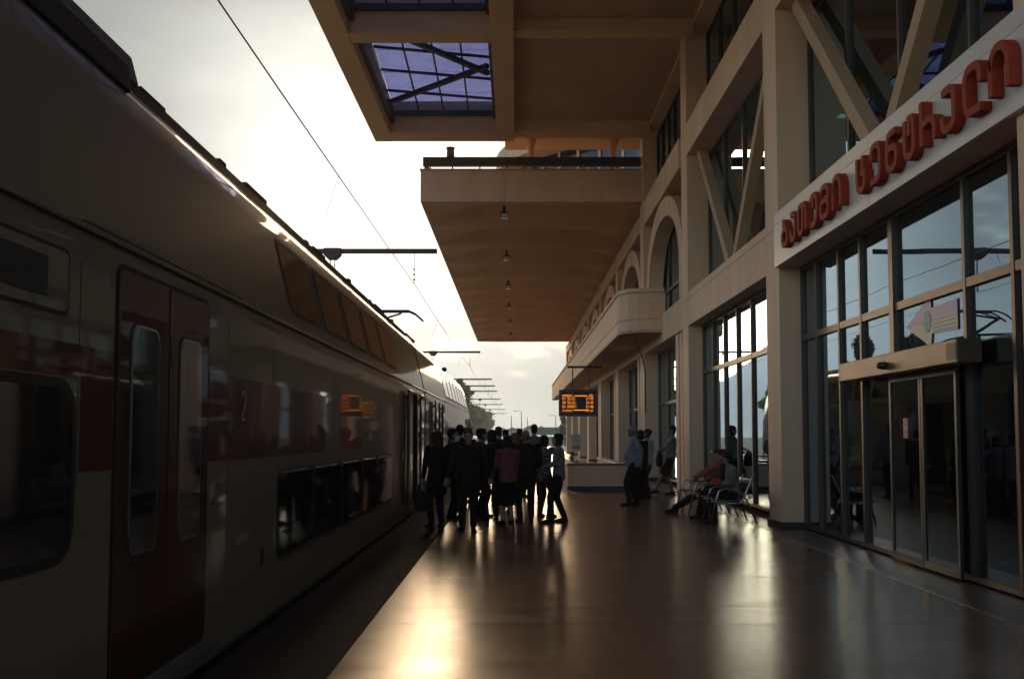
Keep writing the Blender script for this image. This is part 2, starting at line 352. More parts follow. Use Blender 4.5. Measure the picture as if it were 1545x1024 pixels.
# bay with the first arch, upper window above the beam
pane_window(cy(1)+1.34, cy(2)-.01, Z2B+.005, ZS+.3, 6, (), gx=5.0, fw=.05, frame='dark_frame')
for n in range(1, N_HI):
    y0 = cy(n)
    pane_window(y0+2.46, y0+BAY-.01, .11, Z1A-.01, 3, (2.62,), gx=4.98)
    pane_window(y0+1.34, y0+BAY-.01, Z1B+.02, Z2A-.005, 4, (6.35,), gx=5.10, fw=.05, frame='dark_frame')
    # arch ring standing in front of the glazing, spandrels open
    c0, ao, ai, zs_, zo, zi = y0+1.34+3.77, 3.75, 3.18, 6.25, Z2A-.004, 8.27
    po, pi = [(c0-ao, 5.0)], [(c0-ai, 5.0)]
    for k in range(25):
        t = math.pi - math.pi*k/24
        po.append((c0+ao*math.cos(t), zs_+(zo-zs_)*math.sin(t)**.85)); pi.append((c0+ai*math.cos(t), zs_+(zi-zs_)*math.sin(t)**.85))
    po.append((c0+ao, 5.0)); pi.append((c0+ai, 5.0))
    m = MB(); k = len(po)
    vs = [(WX+.09, *p) for p in po]+[(WX+.09, *p) for p in pi]+[(5.04, *p) for p in po]+[(5.04, *p) for p in pi]; fs = []
    for i in range(k-1):
        fs += [(i,i+1,k+i+1,k+i), (2*k+i,3*k+i,3*k+i+1,2*k+i+1), (i,2*k+i,2*k+i+1,i+1), (k+i,k+i+1,3*k+i+1,3*k+i)]
    fs += [(0,k,3*k,2*k), (k-1,3*k-1,4*k-1,2*k-1)]
    m.add(vs, fs).build('arch', 'plaster', bld, bevel=.01)
# balcony
bo = MB(); BX = 3.2; by0, by1 = 30.35, YEND+.1
outer = [(WX+.12, by0-.05), (4.05, by0-.02), (3.72, by0+.05), (3.45, by0+.22), (3.27, by0+.52), (BX, by0+.95), (BX, by1)]
inner = [(WX+.12, by0+.14), (4.05, by0+.17), (3.80, by0+.22), (3.60, by0+.34), (3.46, by0+.60), (3.40, by0+.98), (3.40, by1)]
def strip(o_, i_, z0, z1):
    m = MB(); k = len(o_)
    vs = [(x,y,z0) for x,y in o_]+[(x,y,z0) for x,y in i_]+[(x,y,z1) for x,y in o_]+[(x,y,z1) for x,y in i_]; fs = []
    for i in range(k-1): fs += [(i,i+1,k+i+1,k+i),(2*k+i,3*k+i,3*k+i+1,2*k+i+1),(i,2*k+i,2*k+i+1,i+1),(k+i,k+i+1,3*k+i+1,3*k+i)]
    fs += [(0,k,3*k,2*k),(k-1,3*k-1,4*k-1,2*k-1)]
    return m.add(vs, fs)
balc = strip(outer, inner, 4.78, 5.93).build('balcony', 'plaster', bld, bevel=.01)
def off(pts, d): return [(x-d if i > 2 else x-d*.4, y-(d if i < 4 else 0)) for i, (x, y) in enumerate(pts)]
strip(off(outer, .05), off(inner, -.03), 5.935, 6.07).build('coping', 'plaster', balc, bevel=.03)
strip(off(outer, .012), outer, 5.10, 5.125).build('drip_line', 'plaster_dark', balc)
MB().prism_z(outer+[(WX+.5, by1), (WX+.5, by0)], 4.70, 4.78).build('balcony_floor', 'plaster_dark', balc)
# lower (folded) canopy over the arched wing
cy0, cy1, cx0 = 34.95, 86.2, -3.39
m = MB(); ny = 230; nx = 8; vs = []; fs = []
for i in range(ny+1):
    yy = cy0+.02 + (cy1-cy0-.04)*i/ny
    ph = ((yy-cy0-3.2)/4.45) % 1.0
    fold = .72*(1-ph/.16 if ph < .16 else (ph-.16)/.84)
    for j in range(nx+1):
        f_ = j/nx; xx = cx0+.02 + (WX+.6-cx0)*f_
        edge = min(1, f_*4)*min(1, (1-f_)*3+.35)
        vs.append((xx, yy, 9.80 - .12*f_ + fold*edge))
for i in range(ny):
    for j in range(nx):
        a = i*(nx+1)+j; fs.append((a, a+1, a+nx+2, a+nx+1))
can = bpy.data.objects.new('lower_canopy', None); col.objects.link(can); can.parent = bld; can.location = Vector((.5, 60, 9.8))-wloc(bld)
m.add(vs, fs).build('folded_soffit', 'soffit', can)
def fascia(x0,x1,y0,y1,z0,z1,mat='plaster'): return MB().box(x0,x1,y0,y1,z0,z1).build('fascia', mat, can, bevel=.01)
fascia(cx0, -.43, cy0-.20, cy0+.02, 9.80, 10.93); fascia(-.424, WX+.02, cy0-.20, cy0+.02, 9.795, 10.93)
MB().box(cx0-.03, WX+.02, cy0-.23, cy0+.10, 10.932, 10.97).build('coping', 'plaster_dark', can)
fascia(cx0, cx0+.12, cy0+.021, cy1-.021, 9.785, 10.92)
fascia(cx0, WX+.5, cy1-.02, cy1+.1, 9.70, 10.92)
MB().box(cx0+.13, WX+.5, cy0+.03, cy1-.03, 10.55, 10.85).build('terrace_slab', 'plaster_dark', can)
# upper canopy: coffered soffit with skylights on the outer row
uc = bpy.data.objects.new('upper_canopy', None); col.objects.link(uc); uc.parent = bld; uc.location = Vector((0, 20, 12))-wloc(bld)
UX0, UX1 = -4.92, WX+.55
cross = [-1.4+8.9*i for i in range(-1, 4)]       # centres of the cross beams: ... 7.5, 16.4, 25.3
cross = [7.4-8.9, 7.4, 16.3, 25.2, 33.75]
ytop = 34.25
MB().box(UX0, UX0+.62, -6, ytop, ZS, 13.05).build('edge_beam', 'soffit', uc, bevel=.015)
MB().box(-.66, -.07, -6, ytop-.002, ZS+.002, 12.9).build('spine_beam', 'soffit', uc, bevel=.015)
MB().box(WX+.10, 5.3, -6, ytop-.004, ZS+.30, 12.8).build('wall_beam', 'soffit', uc, bevel=.015)
for c_ in cross:
    w_ = .32 if c_ < 33 else .5
    MB().box(UX0+.62, -.66, c_-w_, c_+w_-.004, ZS+.004, 12.9).build('cross_beam', 'soffit', uc, bevel=.015)
    MB().box(-.07, WX+.10, c_-w_*.8, c_+w_*.8-.004, ZS+.10, 12.85).build('cross_beam', 'soffit', uc, bevel=.015)
for i in range(len(cross)-1):
    a, b = cross[i]+.32, cross[i+1]-(.32 if i < 3 else .5)
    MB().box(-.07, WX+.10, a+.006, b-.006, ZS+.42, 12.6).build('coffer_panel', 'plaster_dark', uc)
    # skylight: side kerb, steel trusses and panes
    sk = bpy.data.objects.new('skylight', None); col.objects.link(sk); sk.parent = uc; sk.location = Vector((-2.5,(a+b)/2,12.9))-wloc(uc)
    x0, x1 = UX0+.62, -.66
    kb = MB(); kb.box(x0+.001,x0+.16,a,b,12.15,12.6); kb.box(x1-.12,x1-.001,a,b,12.3,12.6); kb.box(x0+.16,x1-.12,a,a+.12,12.9,13.05); kb.box(x0+.16,x1-.12,b-.12,b,12.38,12.55)
    kb.build('kerb', 'dark_frame', sk)
    na, nb = 3, 5
    def zg(yy): return 13.05-(yy-a)/(b-a)*.50
    for k in range(1, nb):
        yy = a+(b-a)*k/nb; MB().bar((x0+.16, yy-.35, zg(yy-.35)-.06), (x1-.12, yy+.35, zg(yy+.35)-.06), .07, .07).build('truss', 'dark_frame', sk)
    for k in range(1, na+1):
        xx = x0+.16+(x1-x0-.28)*k/(na+1); MB().bar((xx, a+.1, zg(a+.1)-.02), (xx, b-.1, zg(b-.1)-.02), .05, .05).build('glazing_bar', 'dark_frame', sk)
    MB().bar((x0+.2, a+1.0, zg(a+1)-.16), (x1-.2, b-3.4, zg(b-3.4)-.16), .14, .14).build('truss', 'dark_frame', sk)
    MB().bar((x0+.2, b-1.2, zg(b-1.2)-.16), (x1-.2, a+3.8, zg(a+3.8)-.16), .14, .14).build('truss', 'dark_frame', sk)
    sd_ = MB(); sd_.add([(x0+.02,a,12.6),(x0+.02,b,12.6),(x0+.02,a,13.12),(x0+.14,a,12.6),(x0+.14,b,12.6),(x0+.14,a,13.12)],[(0,1,2),(3,5,4),(0,3,4,1),(1,4,5,2),(2,5,3,0)])
    sd_.add([(x1-.02,a,12.6),(x1-.02,b,12.6),(x1-.02,a,13.12),(x1-.11,a,12.6),(x1-.11,b,12.6),(x1-.11,a,13.12)],[(0,2,1),(3,4,5),(0,1,4,3),(1,2,5,4),(2,0,3,5)])
    sd_.build('skylight_side', 'dark_frame', sk)
    for k in range(nb):
        for j in range(na+1):
            ya, yb = a+(b-a)*k/nb+.002, a+(b-a)*(k+1)/nb-.002
            xa, xb = x0+.16+(x1-x0-.28)*j/(na+1)+.002, x0+.16+(x1-x0-.28)*(j+1)/(na+1)-.002
            MB().add([(x_, y_, zg(y_)+e_) for e_ in (0,.012) for x_, y_ in ((xa,ya),(xb,ya),(xb,yb),(xa,yb))], [(0,3,2,1),(4,5,6,7),(0,1,5,4),(1,2,6,5),(2,3,7,6),(3,0,4,7)]).build('pane', 'glass_roof', sk)
# terrace roof strip, columns and railing
tr = bpy.data.objects.new('roof_terrace', None); col.objects.link(tr); tr.parent = bld; tr.location = Vector((1, 36, 11))-wloc(bld)
MB().box(-.42, WX+.6, ytop+.004, 37.4, 12.42, 12.75).build('terrace_roof', 'soffit', tr)
for px_ in (.52, 3.55):
    MB().lathe((px_, 36.0, 10.86), [(.11,0),(.11,.9),(.12,1.15),(.19,1.45),(.22,1.57)], 14).build('terrace_column', 'soffit', tr, smooth=True)
MB().box(cx0+.05, WX+.0, cy0+.12, cy0+.30, 11.17, 11.49).build('handrail', 'dark_frame', tr)
for k in range(9):
    xx = cx0+.10+k*.98
    MB().box(xx, xx+.05, cy0+.16, cy0+.24, 10.85, 11.18).build('railing_post', 'dark_frame', tr)
MB().box(cx0+.08, cx0+.24, cy0+.31, cy1, 11.2, 11.45).build('side_rail', 'dark_frame', tr)
tag(MB().lathe((-2.36, cy0+.21, 11.49), [(.13,0),(.14,.05),(.13,.30),(.155,.31),(.155,.36),(.05,.37)], 14).build('roof_lamp', 'dark_frame'), 'small dark drum lamp standing on the canopy railing', 'lamp')
# round pavilion on the terrace roof
pv = bpy.data.objects.new('roof_pavilion', None); col.objects.link(pv); pv.parent = bld; pv.location = Vector((9.5, 55, 10.9))-wloc(bld)
PC = (7.6, 55.5)
MB().lathe((*PC, 10.86), [(7.6,0),(7.6,5.2)], 56).build('pavilion_glazing', 'train_glass', pv)
MB().lathe((*PC, 16.0), [(7.5,0),(8.7,.05),(8.75,1.0),(8.3,1.25),(5.5,2.0),(.2,2.3)], 56).build('pavilion_roof', 'plaster', pv)
for k in range(40):
    t = 2*math.pi*k/40; x, y = PC[0]+7.66*math.cos(t), PC[1]+7.66*math.sin(t)
    if math.sin(t) < .35 and math.cos(t) < .6: MB().box(x-.06, x+.06, y-.06, y+.06, 10.86, 16.02).build('pavilion_mullion', 'plaster', pv)
# shell behind the glazing: floors, back wall, ceilings, ends
sh = bpy.data.objects.new('interior', None); col.objects.link(sh); sh.parent = bld; sh.location = Vector((10, 40, 0))-wloc(bld)
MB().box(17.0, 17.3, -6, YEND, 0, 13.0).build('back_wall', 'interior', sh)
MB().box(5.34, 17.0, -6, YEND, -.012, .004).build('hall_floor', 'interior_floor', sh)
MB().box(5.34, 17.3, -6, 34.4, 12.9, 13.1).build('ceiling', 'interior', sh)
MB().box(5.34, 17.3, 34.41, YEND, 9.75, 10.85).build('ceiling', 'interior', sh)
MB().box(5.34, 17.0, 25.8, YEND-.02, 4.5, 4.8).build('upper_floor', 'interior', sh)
MB().box(5.34, 17.0, 34.2, 34.4, 9.7, 12.9).build('end_wall', 'interior', sh)
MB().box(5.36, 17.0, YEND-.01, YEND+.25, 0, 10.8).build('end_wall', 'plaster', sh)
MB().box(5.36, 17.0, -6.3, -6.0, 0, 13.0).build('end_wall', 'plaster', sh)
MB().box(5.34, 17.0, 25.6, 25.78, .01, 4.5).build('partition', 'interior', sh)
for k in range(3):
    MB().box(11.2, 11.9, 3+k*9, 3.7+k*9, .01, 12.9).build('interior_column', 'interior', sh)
# lit lamp inside the hall
il = thing('hall_lamp', 'small lit cyan ceiling lamp inside the hall behind the tall glass', 'lamp', (7.2, 21.6, 8.55))
MB().lathe((7.2,21.6,8.55), [(.06,0),(.11,.02),(.08,.06),(.03,.08)], 14).build('shade', 'lamp_lit', il, smooth=True)
MB().tube([(7.2,21.6,8.66),(7.2,21.6,12.92)], .012).build('cord', 'wire', il)

# lamps under the lower canopy
for k in range(6):
    yy = 36.75+8.9*k
    t = thing('ceiling_lamp', 'small square spotlight under the folded canopy', 'lamp', (-.45, yy, 9.8), 'spotlights in a row under the folded canopy')
    MB().box(-.06, .06, -.06, .06, .0, .30).build('stem', 'dark_frame', t, world=False)
    MB().box(-.15, .15, -.13, .13, -.16, .06).build('housing', 'dark_frame', t, world=False, bevel=.01)
    MB().box(-.12, .12, -.14, -.10, -.14, -.01).build('lens', 'lamp_lens', t, world=False)

# ------------------------------------------------------------------ station name sign
sg = thing('station_name_sign', 'pale fascia board with raised red station name over the entrance', 'sign', (WX-.05, 12, Z1A))
for (a, b) in ((16.735, 12.2), (12.194, 7.62)):
    MB().box(WX-.075, WX-.004, b, a, Z1A-.005, Z1B-.16).build('board', 'sign_panel', sg, bevel=.006)
    MB().box(WX-.070, WX-.004, b, a, Z1B-.154, Z1B+.03).build('board', 'sign_panel', sg, bevel=.006)
def arc(cx_, cz, rx, rz, a0, a1, n=6): return [(cx_+rx*math.cos(R(a0+(a1-a0)*i/n)), cz+rz*math.sin(R(a0+(a1-a0)*i/n))) for i in range(n+1)]
def rr_(x0, x1, z0, z1, r=.22): # closed rounded loop
    return arc(x1-r,z1-r,r,r,0,90)+arc(x0+r,z1-r,r,r,90,180)+arc(x0+r,z0+r,r,r,180,270)+arc(x1-r,z0+r,r,r,270,360)
G = {
 'ban': [([(.30,1.0),(.30,.80),(.62,.80)],0), (rr_(.10,.90,0,.56,.26),1), ([(.62,.80),(.62,.5)],0)],
 'an':  [([(.18,1.0)]+[(.2,.92)]+arc(.62,.70,.28,.22,90,0)+arc(.55,.26,.35,.26,0,-90)+arc(.36,.22,.28,.22,-90,-180)+[(.08,.36)],0)],
 'tan': [(rr_(.08,.58,0,1.0,.24),1), (arc(.68,.72,.26,.26,120,0)+[(.94,0)],0)],
 'un':  [([(.08,.86)]+arc(.40,.74,.26,.26,140,90)+arc(.62,.70,.30,.30,90,0)+arc(.56,.30,.36,.30,0,-90)+[(.10,0)],0), ([(.45,.98),(.45,.55)],0)],
 'man': [([(.14,.86)]+arc(.40,.76,.24,.24,150,90)+arc(.60,.70,.30,.30,90,0)+[(.90,.30)],0), (rr_(.10,.90,0,.52,.24),1)],
 'in':  [([(.08,0),(.08,.62)]+arc(.50,.60,.42,.40,180,0,10)+[(.92,0)],0)],
 'can': [([(.12,1.0),(.12,.30)]+arc(.42,.28,.30,.28,180,270)+arc(.58,.28,.30,.28,270,360)+[(.88,.46),(.62,.52),(.72,.62),(.72,1.0)],0)],
 'en':  [([(.14,.62),(.14,.74)]+arc(.40,.74,.26,.26,180,90)+arc(.60,.72,.28,.28,90,0)+[(.88,.28)]+arc(.62,.26,.26,.26,0,-90)+[(.10,0)],0)],
 'nar': [([(.86,.98),(.46,.98)]+arc(.42,.66,.32,.32,90,180)+[(.10,.3)],0), (rr_(.10,.88,0,.58,.26),1)],
 'tar': [([(.12,1.0),(.12,.30)]+arc(.42,.28,.30,.28,180,270)+arc(.58,.28,.30,.28,270,360)+[(.88,.70)]+arc(.68,.74,.20,.24,0,90)+[(.50,.98),(.50,.52)],0)],
 'rae': [([(.10,1.15),(.10,0)],0), ([(.10,.52)]+[(.55,.58)]+arc(.60,.30,.30,.28,90,0)+[(.90,0)],0)],
 'las': [([(.92,.55),(.92,.70)]+arc(.66,.74,.26,.26,0,90)+[(.40,1.0)]+arc(.40,.70,.30,.30,90,180)+[(.10,.28)]+arc(.38,.28,.28,.28,180,270)+[(.95,0)],0)],
}
def stroke(m, pts, closed, sw, ox, oz, w, h, x0, x1):
    P = [Vector((p[0]*w, p[1]*h)) for p in pts]
    Q = [P[0]]
    for p in P[1:]:
        if (p-Q[-1]).length > .004: Q.append(p)
    if closed and (Q[0]-Q[-1]).length < .004: Q.pop()
    n = len(Q); Lf, Rt = [], []
    for i, p in enumerate(Q):
        a = Q[i-1] if (i > 0 or closed) else None; b = Q[(i+1) % n] if (i < n-1 or closed) else None
        d1 = (p-a).normalized() if a is not None else (b-p).normalized(); d2 = (b-p).normalized() if b is not None else d1
        n1 = Vector((-d1.y, d1.x)); n2 = Vector((-d2.y, d2.x)); nn = (n1+n2)
        nn = nn.normalized() if nn.length > 1e-4 else n1
        k = 1/max(.55, nn.dot(n1)); Lf.append(p+nn*sw/2*k); Rt.append(p-nn*sw/2*k)
    def W(p, x): return (x, oy-p.x, oz+p.y)
    oy = ox
    vs = [W(p,x0) for p in Lf]+[W(p,x0) for p in Rt]+[W(p,x1) for p in Lf]+[W(p,x1) for p in Rt]; fs = []
    rng = range(n) if closed else range(n-1)
    for i in rng:
        j = (i+1) % n
        fs += [(i,j,n+j,n+i),(2*n+i,3*n+i,3*n+j,2*n+j),(i,2*n+i,2*n+j,j),(n+i,n+j,3*n+j,3*n+i)]
    if not closed: fs += [(0,n,3*n,2*n),(n-1,3*n-1,4*n-1,2*n-1)]
    m.add(vs, fs)
letters = [('ban',15.91,15.45),('an',15.38,15.02),('tan',14.98,14.44),('un',14.38,13.91),('man',13.88,13.39),('in',13.33,12.88),
           ('can',12.38,11.96),('en',11.90,11.44),('nar',11.37,10.93),('tar',10.85,10.45),('rae',10.40,9.91),('an',9.87,9.46),('las',9.38,8.92),('in',8.86,8.40)]
for (k, a, b) in letters:
    m = MB(); sw = .084; hgt = .50-sw; wd = (a-b)-sw
    for i, (pts, cl) in enumerate(G[k]): stroke(m, pts, cl, sw-.003*i, a-sw/2, 4.535+sw/2, wd, hgt, WX-.19-.002*i, WX-.073)
    m.build('letter', 'letter_red', sg, bevel=.008)

# ------------------------------------------------------------------ entrance: sliding door, header, stickers, banner
dr = thing('sliding_door', 'glazed automatic entrance door under a bronze operator box', 'door', (GX-.1, 12, 0))
MB().box(GX-.34, GX-.078, 10.18, 13.90, 2.30, 2.55).build('operator_box', 'bronze_frame', dr, bevel=.012)
MB().box(GX-.346, GX-.338, 10.20, 10.42, 2.34, 2.51).build('end_cap', 'plaster_dark', dr)
MB().lathe((GX-.36, 12.2, 2.36), [(.02,0),(.07,.02),(.08,.06),(.05,.09)], 12).build('motion_sensor', 'dark_frame', dr, smooth=True)
for (a, b) in ((12.58, 11.62), (11.60, 10.66)):
    lf = bpy.data.objects.new('door_leaf', None); col.objects.link(lf); lf.parent = dr; lf.location = Vector((GX-.1,(a+b)/2,1.1))-wloc(dr)
    f = MB(); f.box(GX-.15,GX-.11,b,b+.05,.03,2.30); f.box(GX-.15,GX-.11,a-.05,a,.03,2.30); f.box(GX-.149,GX-.111,b+.05,a-.05,.03,.12); f.box(GX-.149,GX-.111,b+.05,a-.05,2.22,2.30)
    f.build('leaf_frame', 'dark_frame', lf); MB().box(GX-.135, GX-.125, b+.04, a-.04, .11, 2.23).build('pane', 'glass', lf)
tag(MB().box(GX-.141, GX-.136, 12.02, 12.16, 1.52, 1.76).build('door_sticker', 'sticker_red'), 'small red and white notice stuck on the door glass', 'sticker')
st = [o for o in bpy.data.objects if o.name == 'door_sticker'][0]
ov = [( (12.09+.045*math.cos(2*math.pi*k/20)), 1.64+.085*math.sin(2*math.pi*k/20)) for k in range(20)]
iv = [( (12.09+.038*math.cos(2*math.pi*k/20)), 1.64+.075*math.sin(2*math.pi*k/20)) for k in range(20)]
m = MB(); m.add([(GX-.1425, *p) for p in ov]+[(GX-.1425, *p) for p in iv]+[(GX-.1405,*p) for p in ov]+[(GX-.1405,*p) for p in iv], [f for k in range(20) for f in ((k,(k+1)%20,20+(k+1)%20,20+k),(k,40+k,40+(k+1)%20,(k+1)%20),(20+k,20+(k+1)%20,60+(k+1)%20,60+k))])
m.build('oval_print', 'paper', st)
MB().box(GX-.1425,GX-.1405,12.06,12.12,1.625,1.655).build('print_bar', 'paper', st)
# arrow sign on the glass above the header (points left)
ar = thing('arrow_sign', 'pink and yellow paper arrow pointing left on the glass above the door', 'sign', (GX-.03, 11.7, 2.9))
def ypx(px_): return 4.82*1502/(px_-779)
AY = {'tip': 12.30, 'head': 11.52, 'tail': 10.86}
zc = 2.885
def apoly(m, pts, d=0): m.prism_x(pts, GX-.022-d, GX-.014-d)
m = MB(); apoly(m, [(AY['tip'], zc), (AY['head'], zc), (AY['tail'], zc), (AY['tail'], zc+.17), (AY['head']+.02, zc+.15), (AY['head']+.05, zc+.30)]); m.build('upper_half', 'sticker_pink', ar)
m = MB(); apoly(m, [(AY['tip'], zc-.003), (AY['head']+.05, zc-.30), (AY['head']+.02, zc-.15), (AY['tail'], zc-.17), (AY['tail'], zc-.003), (AY['head'], zc-.003)]); m.build('lower_half', 'sticker_yellow', ar)
m = MB(); m.prism_x([(11.66+.10*math.cos(2*math.pi*k/20), zc+.13*math.sin(2*math.pi*k/20)) for k in range(20)], GX-.026, GX-.0225); m.build('emblem', 'paper', ar)
for k in range(3): MB().box(GX-.026, GX-.0225, 10.92, 11.46, zc-.035-.045*k-.014, zc-.035-.045*k).build('print_line', 'paper', ar)
# cloth banner standing inside
bn = MB(); vs = []; fs = []
nn = 14
for j in range(nn+1):
    z = .12+2.0*j/nn
    for i in range(9):
        y = 10.72+ .62*i/8 + .10*(1-j/nn)*(i/8); vs.append((5.35+.02*math.sin(i*1.4+j*.35), y, z - (.14*(8-i)/8 if j == 0 else 0)))
for j in range(nn):
    for i in range(8): a = j*9+i; fs.append((a,a+1,a+10,a+9))
bnr = thing('banner_stand', 'plain pale cloth banner hanging inside behind the door glass', 'banner', (5.35, 11.0, 0))
o = bn.add(vs, fs).build('banner_cloth', 'banner_cloth', bnr, smooth=True); sm = o.modifiers.new('s', 'SOLIDIFY'); sm.thickness = .006
MB().tube([(5.38,11.03,.0),(5.38,11.03,2.16)], .014).build('pole', 'chrome', bnr); MB().box(5.30,5.46,10.7,11.36,.004,.05).build('base', 'dark_frame', bnr)
MB().tube([(5.35,10.70,2.14),(5.35,11.36,2.14)], .014).build('cross_bar', 'chrome', bnr)

# ------------------------------------------------------------------ stairwell parapet and underpass stairs
sw_ = thing('stairwell_parapet', 'low cream parapet wall around the underpass stairs', 'wall', (2.36, 29, 0))
MB().box(SX0-.18, SX1+.18, SY0-.2, SY0, 0, .70).build('front_wall', 'plaster', sw_, bevel=.008)
MB().box(SX1, SX1+.18, SY0+.001, SY1, 0, .70).build('side_wall', 'plaster', sw_, bevel=.008)
MB().box(SX0-.18, SX0, SY0+.001, SY1, 0, .70).build('side_wall', 'plaster', sw_, bevel=.008)
MB().box(SX0-.22, SX1+.22, SY0-.24, SY0+.03, .701, .745).build('coping', 'border_stone', sw_)
MB().box(SX1-.03, SX1+.22, SY0+.031, SY1, .701, .74).build('coping', 'sign_panel', sw_)
MB().box(SX0-.22, SX0+.03, SY0+.031, SY1, .701, .74).build('coping', 'sign_panel', sw_)
MB().box(SX0-.20, SX1+.20, SY0-.225, SY0-.2005, 0, .09).build('plinth', 'plinth', sw_)
MB().tube([(SX0+.09, SY0+.3, 1.0-.12),(SX0+.09, SY1, .88)], .02).build('handrail', 'chrome', sw_, smooth=True)
ss = thing('underpass_stairs', 'concrete stairs leading down inside the low parapet', 'stairs', (2.36, 33, -1))
for k in range(16):
    y1_ = SY1-.30*k; MB().box(SX0+.001, SX1-.001, y1_-.30, y1_, -.16*(k+1)-.16, -.16*(k+1)).build('step', 'border_stone', ss)
MB().box(SX0+.001, SX1-.001, SY0+.001, SY1-4.8, -2.9, -2.72).build('landing', 'border_stone', ss)
m = MB(); m.box(SX0-.12,SX0-.002+.0,SY0-.1,SY1,-2.9,-.81); m.box(SX1+.002,SX1+.12,SY0-.1,SY1,-2.9,-.81); m.box(SX0-.002,SX1+.002,SY0-.12,SY0-.002,-2.9,-.81); m.build('shaft_wall','pale_wall',ss)

# departure board
db = thing('departure_board', 'hanging black departure board with amber lettering', 'sign', (2.8, 45, 2.42))
bx0, bx1, bz0, bz1 = 1.92, 3.68, 2.42, 3.62
f = MB(); f.box(bx0,bx0+.07,44.93,45.12,bz0,bz1); f.box(bx1-.07,bx1,44.93,45.12,bz0,bz1); f.box(bx0+.07,bx1-.07,44.93,45.12,bz0,bz0+.07); f.box(bx0+.07,bx1-.07,44.93,45.12,bz1-.07,bz1)
f.build('outer_frame', 'dark_frame', db)
MB().box(bx0+.10, bx1-.10, 44.98, 45.10, bz0+.10, bz1-.10).build('screen', 'train_black', db)
for (a,b,c,d) in ((bx0+.07,bx0+.10,bz0+.07,bz1-.07),(bx1-.10,bx1-.07,bz0+.07,bz1-.07),(bx0+.10,bx1-.10,bz0+.07,bz0+.10),(bx0+.10,bx1-.10,bz1-.10,bz1-.07)): MB().box(a,b,44.96,45.02,c,d).build('bezel','steel_grey',db)
for xx in (2.55, 3.3): MB().tube([(xx,45.02,bz1),(xx,45.02,4.71)], .025).build('hanger', 'dark_frame', db)
MB().box(2.3, 3.9, 44.98, 45.06, 4.60, 4.702).build('bracket', 'dark_frame', db)
F57 = dict(zip('ABDEGILMNORSTUZ0123456789-', '''
01110 10001 10001 11111 10001 10001 10001
11110 10001 10001 11110 10001 10001 11110
11110 10001 10001 10001 10001 10001 11110
11111 10000 10000 11110 10000 10000 11111
01110 10001 10000 10111 10001 10001 01110
01110 00100 00100 00100 00100 00100 01110
10000 10000 10000 10000 10000 10000 11111
10001 11011 10101 10101 10001 10001 10001
10001 11001 10101 10011 10001 10001 10001
01110 10001 10001 10001 10001 10001 01110
11110 10001 10001 11110 10100 10010 10001
01111 10000 10000 01110 00001 00001 11110
11111 00100 00100 00100 00100 00100 00100
10001 10001 10001 10001 10001 10001 01110
11111 00001 00010 00100 01000 10000 11111
01110 10001 10011 10101 11001 10001 01110
00100 01100 00100 00100 00100 00100 01110
01110 10001 00001 00110 01000 10000 11111
11110 00001 00001 01110 00001 00001 11110
00010 00110 01010 10010 11111 00010 00010
11111 10000 11110 00001 00001 10001 01110
01110 10000 10000 11110 10001 10001 01110
11111 00001 00010 00100 01000 01000 01000
01110 10001 10001 01110 10001 10001 01110
01110 10001 10001 01111 00001 00001 01110
00000 00000 00000 11111 00000 00000 00000'''.strip().split('\n')))
def led_text(s, x, z, cw, ch):
    m = MB()
    for i, c in enumerate(s):
        if c not in F57: continue
        for r_, row in enumerate(F57[c].split()):
            for k, bit in enumerate(row):
                if bit == '1':
                    X0 = x+i*cw+k*cw/6; Z0 = z-r_*ch/7; m.box(X0, X0+cw/6*.8, 44.972, 44.979, Z0-ch/7*.75, Z0)
    return m
rows = [('MATAREBELI', 'DRO', 3.40, .095), ('871 TBILISI', '17-55', 3.275, .115), ('803 TBILISI-', '18-45', 3.095, .115), ('681 OZURGETI', '21-00', 2.915, .115), ('24 BATUMI', '17-21', 2.72, .095)]
for (l, r_, z, ch) in rows:
    led_text(l, bx0+.16, z, .054 if ch > .1 else .05, ch).build('led_row', 'led_amber', db)
    led_text(r_, bx1-.19-.068*len(r_), z, .068, ch).build('led_row', 'led_amber', db)
for (a, b, z) in ((bx0+.72, bx1-.48, 3.345), (bx0+.66, bx1-.42, 2.70)): MB().box(a, b, 44.972, 44.979, z-.012, z+.012).build('led_line', 'led_amber', db)
# cable and notice
tag(MB().tube([(3.98,33.2,4.71),(4.12,33.4,4.5),(4.3,33.8,4.2),(4.44,34.2,3.7),(4.44,34.25,2.3)], .025).build('drain_pipe', 'steel_grey', smooth=True), 'thin grey pipe bending from the balcony underside down the wall', 'pipe')
nb_ = thing('notice_board', 'white notice with a dark emblem on a thin post behind the parapet', 'notice', (3.0, 52, 0))
MB().tube([(3.3,52,0),(3.3,52,1.9)], .03).build('post', 'steel_grey', nb_); MB().box(2.86,3.36,51.93,51.965,.75,1.62).build('notice', 'paper', nb_)
MB().lathe((0,0,0), [(.11,0),(.13,.01)], 12).build('emblem', 'brick_red', nb_, world=False).location = Vector((3.11,51.925,1.33))-Vector((3.0,52,0))
nb_.children[-1].rotation_euler = (R(90),0,0)
MB().box(2.93,3.29,51.925,51.9305,.9,.98).build('print_bar','brick_red',nb_)

